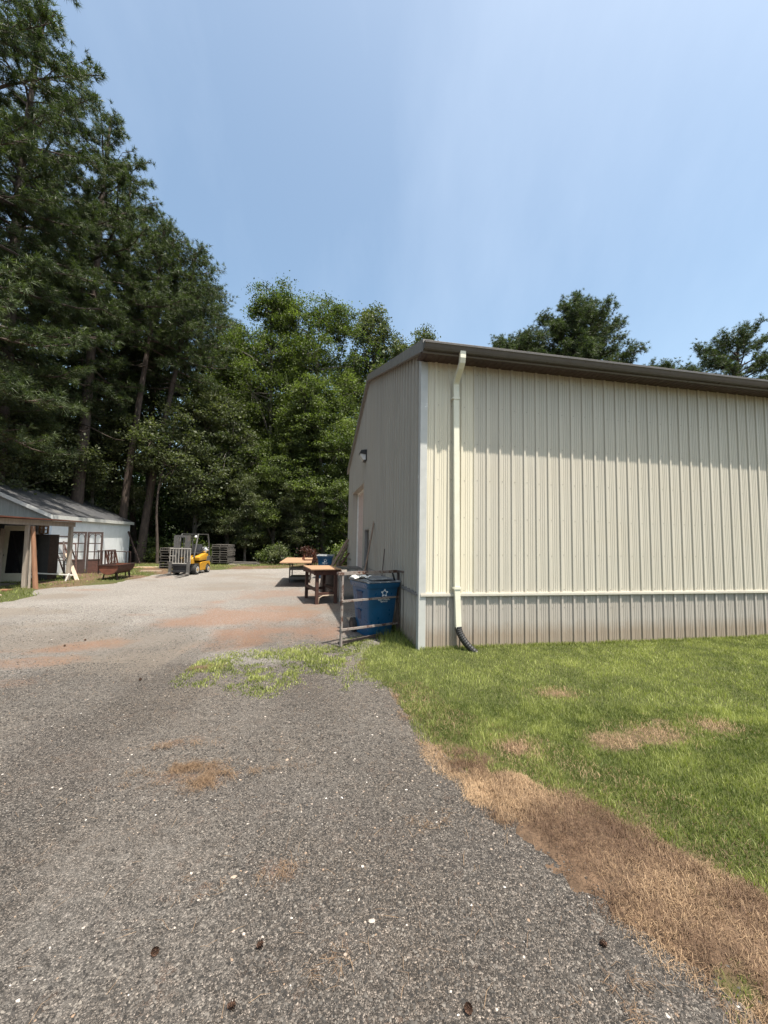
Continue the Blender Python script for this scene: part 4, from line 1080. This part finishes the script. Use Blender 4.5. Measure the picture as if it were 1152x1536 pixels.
# leaning iron window frames between the posts
def iron_frame(label,loc,rz,tilt,w,h,nx,ny,mat='rust_dark',arch=False,group='iron window frames leaning at the shed'):
    t=empty('window_grille',loc,rz,label,'window frame',group)
    mb=MB(); q=.04
    mb.box((-w/2,-.02,0),(-w/2+q,.02,h)); mb.box((w/2-q,-.02,0),(w/2,.02,h)); mb.box((-w/2+q,-.02,0),(w/2-q,.02,q)); mb.box((-w/2+q,-.02,h-q),(w/2-q,.02,h)); mb.build('frame',M[mat],t)
    mb=MB()
    for i in range(1,nx): x=-w/2+w*i/nx; mb.box((x-.012,-.012,q),(x+.012,.012,h-q))
    for j in range(1,ny): z=h*j/ny; mb.box((-w/2+q,-.010,z-.012),(w/2-q,.010,z+.012))
    if nx>1 or ny>1: mb.build('glazing_bar',M[mat],t)
    t.rotation_euler=(tilt,0,rz)
    return t
# (the wall looks to +x after turning by SA)
wx=lambda s,off: (-13.6+math.cos(SA)*off-math.sin(SA)*s, 16.0+math.sin(SA)*off+math.cos(SA)*s, 0)
iron_frame('tall bare iron frame leaning furthest left beside the cabinet',(-12.55,15.1,0),R(40),R(-18),.85,1.75,1,2)
iron_frame('iron frame with scrolls leaning behind the back porch post',(-12.75,15.75,0),R(48),R(-20),.8,1.45,2,2,'rust')
iron_frame('low iron frame leaning on the white wall right of the porch post',wx(.55,.62),SA+R(80),R(-22),.95,1.5,1,3)
# tall glazed double door panel standing on the wall
t=empty('glazed_door_panel',(-13.0,17.15,0),R(38),'tall rusty double door panel with arched panes against the white wall','door')
for k,(x0,x1,lab) in enumerate(((-.58,-.01,0),(.01,.58,1))):
    mb=MB(); q=.08; h=1.86
    mb.box((x0,-.025,0),(x0+q,.025,h)); mb.box((x1-q,-.025,0),(x1,.025,h)); mb.box((x0+q,-.025,h-q),(x1-q,.025,h)); mb.box((x0+q,-.025,.60),(x1-q,.025,.66)); mb.box((x0+q,-.025,0),(x1-q,.025,.05))
    lf=mb.build('door_leaf',M['rust_dark'],t)
    mb=MB(); mb.box((x0+q,-.012,.05),(x1-q,.012,.60)); mb.build('bottom_panel',M['rust'] if k else M['rust_dark'],lf)
    mb=MB(); xm=(x0+x1)/2
    mb.box((xm-.022,-.015,.66),(xm+.022,.015,h-q))
    for z in (.98,1.35): mb.box((x0+q,-.0145,z-.02),(x1-q,.0145,z+.02))
    for xa,xb in ((x0+q,xm),(xm,x1-q)):
        r=(xb-xa)/2; pts=[(xa+r-r*math.cos(a),0,h-q-.17+.15*math.sin(a)) for a in np.linspace(0,math.pi,9)]
        mb.tube(pts,.012,5)
    mb.build('glazing_bar',M['rust_dark'],lf)
t.rotation_euler=(R(-5),0,R(38))
# half barrel trough on legs
t=empty('half_barrel_trough',(-10.42,15.4,0),R(8),'rusty half barrel trough on thin legs in the grass before the shed','trough')
def half(mb,L0,L1,r,z,th):
    n=14; outer=[(r*math.cos(a),z+r*math.sin(a)) for a in np.linspace(math.pi,2*math.pi,n)]; inner=[((r-th)*math.cos(a),z+(r-th)*math.sin(a)) for a in np.linspace(2*math.pi,math.pi,n)]
    mb.prism(outer+inner,1,L0,L1)
mb=MB(); r=.36
half(mb,-.62,.62,r,.60,.012); bd=mb.build('barrel',M['rust'],t)
for y,mm in ((-.62,'rust_orange'),(.62,'rust_orange')):
    mb=MB(); pts=[((r-.013)*math.cos(a),.60+(r-.013)*math.sin(a)) for a in np.linspace(math.pi,2*math.pi,14)]; mb.prism(pts,1,y-.008+.01*(1 if y<0 else -1),y+.008+.01*(1 if y<0 else -1)); mb.build('end_plate',M[mm],t)
mb=MB()
for x in (-1,1): mb.bar((x*.362,-.64,.605),(x*.362,.64,.605),.03,.025)
mb.bar((-.36,-.64,.605),(.36,-.64,.605),.03,.025); mb.bar((-.36,.64,.605),(.36,.64,.605),.03,.025); mb.build('rim',M['rust_dark'],t)
for x in (-.26,.26):
    for y in (-.42,.42):
        mb=MB(); mb.bar((x*.8,y,.34),(x*1.05,y*1.08,0),.035,.035); mb.build('leg',M['rust_dark'],t)
# iron railing bench behind the trough
t=empty('iron_railing',(-11.25,16.45,0),R(68),'rusted iron railing with spindles standing behind the trough','railing')
mb=MB(); mb.bar((-.05,-1.0,1.06),(-.05,1.05,1.06),.04,.03); mb.bar((0,-1.0,.42),(0,1.05,.42),.035,.03); mb.build('rail',M['rust'],t)
mb=MB()
for k in range(5): mb.bar((-.05,-.05+k*.2,1.06),(0,.0+k*.2,.42),.05,.02)
mb.build('spindle',M['rust'],t)
for y in (-.98,-.72,1.0):
    mb=MB(); mb.bar((-.10,y-.1,1.06),(.08,y+.12,0),.035,.035); mb.build('leg',M['rust_dark'],t)
iron_frame('small square rusty grate propped behind the trough railing',wx(3.9,.9),SA+R(85),R(-14),1.0,1.0,9,1,'rust',group='rusty grates at the shed')
mb=MB(); mb.bar(wx(7.2,1.0),Vector(wx(7.9,.04))+Vector((0,0,1.95)),.07,.07); tag(mb.build('fence_post',M['rust_dark']),'dark post leaning on the far corner of the white shed','post')
for k_,(a_,b_,m_,lb_) in enumerate([((-12.05,14.9,0),(-12.75,15.6,1.45),'rust_dark','dark iron bar leaning left of the back porch post'),((-12.0,15.3,0),(-12.95,15.9,1.3),'rust','brown iron bar leaning flatter behind the back porch post'),((-12.6,13.9,0),(-12.95,14.55,1.5),'wood_brown','brown board leaning on the front of the dark cabinet'),((-12.9,13.2,0),(-13.35,13.7,1.9),'wood_grey','grey board leaning at the left edge of the cream door')]):
    leaning('bar' if k_<2 else 'board',M[m_],a_,b_,.06 if k_<2 else .12,.03,lb_,'scrap','scrap leaning in the porch')
# white sawhorse bits and a leaning pale board
leaning('plank',M['wood_pale'],(-11.33,14.62,0),(-12.45,15.42,.98),.13,.03,'pale new plank leaning behind the back porch post','plank')
t=empty('sawhorse',(-12.1,14.25,0),R(8),'low white sawhorse at the foot of the dark cabinet','sawhorse')
mb=MB(); mb.bar((-.55,0,.33),(.75,.1,.25),.05,.04); mb.build('top_bar',M['white_trim'],t)
for (x,y) in ((-.5,-.16),(-.5,.16),(.66,-.1),(.66,.2)):
    mb=MB(); mb.bar((x,.0,.31),(x-.06,y,0),.035,.03); mb.build('leg',M['white_trim'],t)

# ------------------------------------------------------------------ trees
def unit(v): return v/np.maximum(np.linalg.norm(v,axis=-1,keepdims=True),1e-9)
def trunk_path(rng,H,lean,wob,n=14):
    zs=np.linspace(0,H,n); k=zs/H
    ph=rng.random(4)*6.28
    x=lean[0]*k**1.2+wob*np.sin(k*4+ph[0])*k; y=lean[1]*k**1.2+wob*np.sin(k*5+ph[1])*k
    x-=x[0]; y-=y[0]
    return np.stack([x,y,zs],-1)
def at_path(path,z):
    return np.array([np.interp(z,path[:,2],path[:,0]),np.interp(z,path[:,2],path[:,1]),z])

def make_pine(seed,H,cb,rmax,lean=(0,0),r0=.28,nl=72,tufts=5,shape='tall',needle=.27,droop=.5,dead=5,wid=.03,nn=13):
    """trunk + crown: limbs carrying needle tufts"""
    rng=np.random.default_rng(seed)
    path=trunk_path(rng,H,lean,.25)
    tr=MB(); rad=[r0*(1-.9*(z/H))**.9+.02 for z in path[:,2]]; rad[0]*=1.25
    tr.tube([tuple(p) for p in path-np.array([0,0,.0])],rad,9)
    TP=[];TD=[]
    for i in range(nl+dead):
        isdead=i>=nl
        k=(i+rng.random())/nl if not isdead else rng.random()*.12-.18
        z=cb+(H-.25-cb)*np.clip(k,-.4,1)
        if z<2: continue
        kk=np.clip(k,0,1)
        if shape=='tall': prof=min(1,.55+1.5*kk) if kk<.3 else (1-((kk-.3)/.7)**1.9)*.92+.08
        elif shape=='dome': prof=np.sqrt(max(0.02,1-kk**2.2))
        else: prof=1-.75*kk
        L=rmax*prof*(rng.uniform(.45,1.15) if shape!='dome' else rng.uniform(.78,1.06))
        if isdead: L=rmax*rng.uniform(.25,.6)
        az=i*2.39996+rng.uniform(-.5,.5); el=np.radians(-8+58*kk**1.3+rng.uniform(-12,12))
        d=np.array([np.cos(az)*np.cos(el),np.sin(az)*np.cos(el),np.sin(el)])
        s0=at_path(path,z); m_=6; t=np.linspace(0,1,m_)[:,None]
        pts=s0+d*L*t+np.array([0,0,1.])*(-droop*L*t**2*.7+droop*L*.55*t**4)*(1-kk*.6)+np.array([-d[1],d[0],0])*L*.1*np.sin(t*3+rng.random()*6)
        lr=.018+.016*L
        tr.tube([tuple(p) for p in pts],[lr*(1-.8*q)*(.6 if isdead else 1) for q in np.linspace(0,1,m_)],4,cap=False)
        if isdead: continue
        nsub=int(5+L*3.2)
        for j in range(nsub):
            u=rng.uniform(.28,1.0) if j>1 else 1.0
            base=s0+np.array([np.interp(u,np.linspace(0,1,m_),pts[:,q]-s0[q]) for q in range(3)])
            a2=rng.uniform(-1.25,1.25) if u<.98 else rng.uniform(-.4,.4)
            dd=np.array([d[0]*np.cos(a2)-d[1]*np.sin(a2),d[0]*np.sin(a2)+d[1]*np.cos(a2),rng.uniform(-.1,.55) if shape!='dome' else rng.uniform(-.15,1.1)]); dd/=np.linalg.norm(dd)
            sl=rng.uniform(.35,1.0)*(.45+.16*L)
            if sl>.5: tr.bar(base,base+dd*sl*.85,.022)
            nt_=max(2,int(tufts*sl/.8))
            q=np.linspace(.35,1,nt_)+rng.normal(0,.06,nt_)
            TP.append(base+dd*sl*q[:,None]+rng.normal(0,.11 if shape!='dome' else .2,(nt_,3))); TD.append(np.repeat(dd[None],nt_,0)+np.array([0,0,.25])+rng.normal(0,.25,(nt_,3)))
    TP=np.concatenate(TP);TD=unit(np.concatenate(TD)); n=len(TP); ph=n*nn
    dirs=unit(np.repeat(TD,nn,0)*.75+unit(rng.normal(0,1,(ph,3)))*.95)
    c=np.repeat(TP,nn,0)+rng.normal(0,.03,(ph,3))
    side=unit(np.cross(dirs,rng.normal(0,1,(ph,3))))
    ln=needle*rng.uniform(.7,1.2,(ph,1)); wd=wid*rng.uniform(.7,1.2,(ph,1))
    tip=c+dirs*ln+np.array([0,0,-1.])*ln*.16
    V=np.stack([c-side*wd*.5,c+side*wd*.5,tip],1).reshape(-1,3); F=np.arange(ph*3).reshape(-1,3)
    tint=np.clip(np.repeat(rng.normal(.45,.2,n),nn)+rng.normal(0,.14,ph),0,1)
    return tr,V,F,tint,n

def make_broad(seed,H,R_,cb,nclump=330,per=80,leaf=.20,lean=(0,0),r0=.22,lobes=9,flat=.62,spread=.46):
    rng=np.random.default_rng(seed)
    path=trunk_path(rng,H*.84,lean,.35)
    tr=MB(); tr.tube([tuple(p) for p in path],[r0*(1-.92*(z/(H*.84)))**.8+.015 for z in path[:,2]],9)
    # lobes of the crown, each fed by a limb
    LB=[]
    for i in range(lobes):
        k=(i+.5)/lobes; z=cb+(H-cb)*(k*.96+.02); prof=np.sin(np.pi*np.clip(k*.82+.16,0,1))**.7
        az=i*2.4+rng.uniform(-.5,.5); rr=R_*prof*rng.uniform(.35,.75)*(0.25 if i==lobes-1 else 1)
        c=at_path(path,min(z,H*.83))+np.array([np.cos(az)*rr,np.sin(az)*rr,0]); c[2]=z-(H-cb)*.04
        LB.append((c,R_*rng.uniform(.34,.55)*(.55+.45*prof),1.0))
    for i in range(int(lobes*.5)):
        az=rng.random()*6.28; rr=R_*rng.uniform(.15,.75); z=H-(rr/R_)**1.5*(H-cb)*.42+rng.uniform(-.6,.8)
        c=at_path(path,min(z,H*.83))+np.array([np.cos(az)*rr,np.sin(az)*rr,0]); c[2]=z-1.5
        LB.append((c,R_*rng.uniform(.13,.2),rng.uniform(1.8,2.8)))
    CP=[];CT=[]
    for c,r,zs_ in LB:
        s=at_path(path,max(cb*.7,c[2]-r*1.3)); m_=5; t=np.linspace(0,1,m_)[:,None]
        pts=s+(c-s)*t+np.array([0,0,1.])*r*.35*np.sin(t*np.pi)*.5
        tr.tube([tuple(p) for p in pts],[.11*(1-.75*q)*r0/.22 for q in np.linspace(0,1,m_)],5,cap=False)
        k=int(nclump*r**2*zs_**.7/sum(q[1]**2*q[2]**.7 for q in LB))+4
        dv=unit(rng.normal(0,1,(k,3))); rad=r*rng.uniform(.35,1.12,(k,1))**.7
        cp=c+dv*rad*np.array([1,1,.95*zs_])
        CP.append(cp); CT.append(rng.normal(.45,.2,k))
        for p in cp[::3]:
            tr.bar(c+(p-c)*.1,p,.025)
    CP=np.concatenate(CP);CT=np.concatenate(CT); k=len(CP); n=k*per
    rr=spread*rng.uniform(.6,1.25,(k,1))
    P=np.repeat(CP,per,0)+rng.normal(0,1,(n,3))*np.repeat(rr,per,0)*np.array([.75,.75,.75*flat])
    P[:,2]-=.12*np.hypot(P[:,0]-np.repeat(CP[:,0],per),P[:,1]-np.repeat(CP[:,1],per))
    nrm=unit(rng.normal(0,1,(n,3))*.75+np.array([0,0,.85]))
    a=unit(np.cross(nrm,rng.normal(0,1,(n,3)))); b=np.cross(nrm,a)
    l=leaf*rng.uniform(.6,1.2,(n,1)); wv=l*.62
    fold=nrm*l*.10
    V=np.stack([P-a*l*.5,P+b*wv*.5+fold,P+a*l*.5,P-b*wv*.5+fold],1).reshape(-1,3); F=np.arange(n*4).reshape(-1,4)
    tint=np.clip(np.repeat(CT,per)+rng.normal(0,.16,n),0,1)
    return tr,V,F,tint

def tree(name,label,cat,group,loc,trunk,V,F,tint,leafm,barkm,rz=0.,scale=1.):
    t=empty(name,loc,rz,label,cat,group); t.scale=(scale,)*3
    trunk.build('trunk',M[barkm],t,smooth=True)
    bulk('crown',V,F,M[leafm],t,attrs={'tint':tint})
    return t
def retree(src,label,loc,rz,scale,group=None):
    o=copy_tree(src); o['label']=label; o.location=loc; o.rotation_euler=(0,0,rz); o.scale=(scale,)*3
    if group: o['group']=group
    return o
GP='tall pines along the left edge of the yard'
p=make_pine(1,27.5,5.5,5.2,r0=.34,nl=88,tufts=9,nn=20,needle=.25,wid=.025); pineA=tree('pine_tree','huge dark pine nearest the viewer, its crown filling the upper left corner','pine',GP,(-15.8,13.2,0),*p[:4],'needle','bark')
p=make_pine(2,27.5,6,5.0,lean=(.6,0),r0=.33,nl=88,tufts=9,nn=20,needle=.25,wid=.025); pineB=tree('pine_tree','tall pine rising straight behind the porch of the shed','pine',GP,(-17.8,17.6,0),*p[:4],'needle','bark')
p=make_pine(3,27.0,10,4.6,lean=(.5,.3),r0=.32,nl=78,tufts=9,nn=20,needle=.25,wid=.025); pineC=tree('pine_tree','tall pine whose tip cuts the sky highest of the leafy left slope','pine',GP,(-17.2,21.6,0),*p[:4],'needle','bark')
retree(pineB,'tall pine with ragged right side one step down the left skyline',(-18.3,26.0,0),2.1,.97)
retree(pineC,'pine of the left skyline just before the two leaning trunks end',(-18.2,30.2,0),4.0,.955)
retree(pineA,'pine deep behind the shed roof, mostly hidden by nearer crowns',(-22.5,16.5,0),1.3,1.0)
retree(pineC,'pine deep behind the white shed, seen only as dark needles',(-22.0,21.5,0),.7,1.03)
retree(pineB,'rear pine filling the gap left of the two leaning trunks',(-21.5,27.5,0),5.0,1.0)
p=make_pine(4,22.0,13.5,2.4,lean=(1.6,0),r0=.235,nl=52,tufts=8,nn=15,dead=14,shape='dome'); tree('pine_tree','slender pine with bare trunk leaning right just behind the shed','pine',GP,(-16.2,24.0,0),*p[:4],'needle','bark')
p=make_pine(5,20.5,12.5,2.6,lean=(2.2,.4),r0=.235,nl=54,tufts=8,nn=15,dead=16,shape='dome'); pineL=tree('pine_tree','second leaning pine with forked open crown, right of the slender one','pine',GP,(-15.1,24.4,0),*p[:4],'needle','bark')
p=make_pine(6,23.4,13.5,3.3,lean=(.3,0),r0=.27,nl=90,tufts=8,nn=15,shape='dome'); pineD=tree('pine_tree','rounded pine closing the left skyline against the bright leafy tree','pine',GP,(-16.3,32.5,0),*p[:4],'needle','bark')
retree(pineL,'thin pine trunk standing straight between the two leaning pines',(-17.8,28.0,0),3.5,.9)

# broadleaf trees at the end of the yard
GB='broadleaf trees at the end of the yard'
b=make_broad(11,23.0,5.0,5,nclump=520,per=125,leaf=.165,lobes=16); bA=tree('broadleaf_tree','tallest bright green broadleaf tree in the middle of the tree line','tree',GB,(-9.3,31.0,0),*b,'leaf','bark_grey')
b=make_broad(12,22.9,4.6,4,nclump=470,per=125,leaf=.165,lobes=15); bB=tree('broadleaf_tree','full broadleaf tree just right of the tallest green one','tree',GB,(-5.6,32.5,0),*b,'leaf','bark_grey')
retree(bB,'broadleaf tree between the rounded pine and the tallest green one',(-12.6,33.0,0),1.0,.88)
b=make_broad(13,14.5,4.2,3,nclump=360,per=120,leaf=.165,lean=(-1.2,-.4),lobes=11,flat=.45,r0=.24); bC=tree('broadleaf_tree','lower tree with layered branches beside the far corner of the metal building','tree',GB,(-4.6,30.5,0),*b,'leaf','bark_grey')
retree(bC,'low layered tree behind the rounded bush of the tree line',(-8.4,29.3,0),2.5,.72)
b=make_broad(14,24,3.0,9,nclump=300,per=80,leaf=.21,lobes=11); bD=tree('broadleaf_tree','narrow airy tree standing right behind the gable peak','tree',GB,(-1.6,38.5,0),*b,'leaf_grey','bark_grey',scale=1.1)
retree(bD,'small tree tip showing above the rake trim, right of the airy tree',(1.75,42.0,0),2.0,1.02)
retree(bD,'leafy tip showing just over the front corner of the roof',(3.95,43.0,0),4.2,1.09)
b=make_broad(15,12.5,3.8,3,nclump=330,per=115,leaf=.17,lobes=10,flat=.5,r0=.16); bE=tree('understory_tree','grey green small tree in front of the two leaning pine trunks','tree','small trees under the pines',(-13.1,27.2,0),*b,'leaf_grey','bark_grey')
GU='small trees under the pines'
b=make_broad(16,9.6,2.3,5.6,nclump=90,per=90,leaf=.16,lobes=6,flat=.45,r0=.07); tree('understory_tree','airy small tree right before the crossing of the leaning trunks','tree',GU,(-13.35,23.2,0),*b,'leaf_grey','bark')
retree(bE,'dark small tree left of the leaning pines behind the shed roof',(-17.6,23.6,0),1.9,.82,GU)
retree(bE,'dark small tree over the middle of the shed ridge',(-18.6,20.0,0),3.1,.9,GU)
retree(bE,'dark small tree at the left end of the shed roof',(-19.2,16.2,0),4.4,.92,GU)
retree(bC,'shaded small tree left of the frame behind the porch roof',(-19.8,12.6,0),5.4,.7,GU)
retree(bC,'small tree right behind the forklift in the deep shade',(-11.4,28.8,0),.4,.62,GU)
retree(bE,'small tree in the shade behind the far plywood table',(-6.4,29.0,0),2.9,.55,GU)
retree(bC,'small leafy tree at the wall end behind the leaning planks',(-2.6,29.0,0),3.4,.75,GU)
retree(bE,'young tree in the shade right behind the pallet stack',(-9.6,27.2,0),5.1,.5,GU)
retree(bA,'broad tree deep in the wood above the forklift',(-14.5,38.5,0),2.2,.85,GB)
retree(bB,'broad tree deep in the wood behind the tallest green one',(-9.5,39.5,0),4.4,.95,GB)
retree(bA,'broad tree deep in the wood left of the gable',(-4.2,39.0,0),5.3,.88,GB)
# pines behind the metal building
GR='pines showing over the roof of the metal building'
p=make_pine(21,27.2,13,6.4,r0=.36,nl=150,tufts=9,nn=16,shape='dome',droop=.12,needle=.34,dead=4,wid=.036); dome=tree('pine_tree','large round topped pine standing over the middle of the brown gutter','pine',GR,(20.6,41.6,0),*p[:4],'needle','bark')
retree(dome,'smaller round pine top left of the large round pine',(15.2,44.5,0),1.8,.915)
p=make_pine(22,23.8,10,6.0,r0=.33,nl=78,tufts=9,nn=16,shape='dome',droop=.15,needle=.34,dead=4,wid=.036); open_=tree('pine_tree','open crowned pine at the right edge above the gutter','pine',GR,(37.6,40.5,0),*p[:4],'needle','bark')
retree(dome,'low pine top just left of the open crowned pine at the right',(31.4,44.0,0),3.3,.79)
# leafy shrubs at the wood's edge
def shrub(label,loc,h,r,mat,seed,leaf=.13,n=26):
    b=make_broad(seed,h,r,h*.2,nclump=n,per=60,leaf=leaf,lobes=5,r0=.05,spread=.28)
    return tree('shrub',label,'shrub','shrubs at the edge of the wood',loc,*b,mat,'bark_grey')
shrub('small reddish leaved shrub behind the large plywood sheet',(-4.55,23.6,0),1.15,.45,'leaf_red',31,.10,14)
shrub('pale leaved weed clump standing left of the plywood tables',(-6.3,24.5,0),1.3,.7,'leaf_grey',32,.11,16)
s_=shrub('dark low shrub at the wood edge right of the lying boards',(-7.3,25.4,0),1.1,.9,'leaf',33)
retree(s_,'dark low shrub beside the far corner of the gable',(-2.2,25.0,0),1.2,1.2)
retree(s_,'low shrub between forklift and the leaning pine trunks',(-14.3,25.2,0),2.2,1.3)
retree(s_,'low shrub behind the pallets hidden by the forklift mast',(-12.2,25.6,0),3.2,1.4)

# the depth of the wood behind: reads as one mass
rng=np.random.default_rng(77)
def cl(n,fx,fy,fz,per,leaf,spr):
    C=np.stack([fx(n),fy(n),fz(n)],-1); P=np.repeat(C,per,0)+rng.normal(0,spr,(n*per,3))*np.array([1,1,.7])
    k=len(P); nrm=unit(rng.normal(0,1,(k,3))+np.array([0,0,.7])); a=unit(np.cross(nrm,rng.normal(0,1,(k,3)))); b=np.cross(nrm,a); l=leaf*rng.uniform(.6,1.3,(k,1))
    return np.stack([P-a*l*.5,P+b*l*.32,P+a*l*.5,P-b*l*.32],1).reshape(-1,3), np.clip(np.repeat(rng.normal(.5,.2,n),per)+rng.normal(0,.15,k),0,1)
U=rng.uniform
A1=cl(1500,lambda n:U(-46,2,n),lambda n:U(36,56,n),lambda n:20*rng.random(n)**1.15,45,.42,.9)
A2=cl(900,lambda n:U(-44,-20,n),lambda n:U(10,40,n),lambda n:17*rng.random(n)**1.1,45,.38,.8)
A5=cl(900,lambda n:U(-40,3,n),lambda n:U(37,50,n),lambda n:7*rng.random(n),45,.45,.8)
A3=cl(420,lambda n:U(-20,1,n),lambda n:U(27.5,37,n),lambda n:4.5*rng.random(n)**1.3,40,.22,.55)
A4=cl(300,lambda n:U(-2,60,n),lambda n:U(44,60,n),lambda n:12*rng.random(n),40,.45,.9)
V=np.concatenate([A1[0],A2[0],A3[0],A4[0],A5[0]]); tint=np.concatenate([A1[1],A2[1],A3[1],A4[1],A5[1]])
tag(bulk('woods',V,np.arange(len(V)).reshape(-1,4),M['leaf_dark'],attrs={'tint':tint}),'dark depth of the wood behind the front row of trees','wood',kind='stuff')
mb=MB()
for i in range(70):
    x,y=(U(-34,-5),U(33,50)) if i<50 else (U(-34,-20),U(12,30))
    h=U(8,14); r=U(.06,.19); lx=U(-.8,.8)
    mb.tube([(x,y,0),(x+lx*.4,y,h*.5),(x+lx,y,h)],[r,r*.8,r*.4],7)
tag(mb.build('wood_trunks',M['bark_grey'],smooth=True),'bare trunks deep in the shade of the wood','trunks',kind='stuff')

# pine cones and bark lumps on the gravel
def make_cone(label):
    t=empty('pine_cone',(0,0,0),0,label,'pine cone','pine cones dropped on the gravel')
    mb=MB(); n=0
    for i in range(38):
        k=i/38; a=i*2.4; z=.004+.05*k; r=.024*np.sin(np.pi*(k*.85+.12))
        c=Vector((r*math.cos(a),r*math.sin(a),z)); d=Vector((math.cos(a),math.sin(a),.5)).normalized(); s=Vector((-math.sin(a),math.cos(a),0))
        mb.add([c-s*.006-d*.008,c+s*.006-d*.008,c+s*.009+d*.006,c+d*.012,c-s*.009+d*.006],[(0,1,2,3,4)])
    mb.tube([(0,0,.0),(0,0,.03),(0,0,.055)],[.012,.016,.004],8)
    mb.build('scales',M['cone'],t); return t
cs=[(1.02,1.85,'pine cone lying on the dark gravel nearest the dry straw strip'),(-.52,1.42,'pine cone lowest in the picture near the two white stones'),(-.56,1.60,'pine cone just above the lowest one on the dark gravel'),(-.52,1.82,'brown cone on the needle patch in the lower middle of the drive'),(-.95,1.80,'small cone left of the needle patch cone'),
    (-5.0,6.30,'dark cone on the pale tyre track left of the orange streak'),(-4.95,6.65,'dark cone next to the one on the pale tyre track'),(-2.95,4.9,'dark cone alone in the middle of the grey drive'),(.36,1.62,'dark cone in the lower right middle of the gravel')]
cone=None
for x,y,lb in cs:
    if cone is None: o=cone=make_cone(lb)
    else: o=copy_tree(cone); o['label']=lb
    o.location=(x,y,float(gz(x,y))+.012); o.rotation_euler=(R(random.uniform(60,95)),0,random.random()*6); o.scale=(.52,)*3
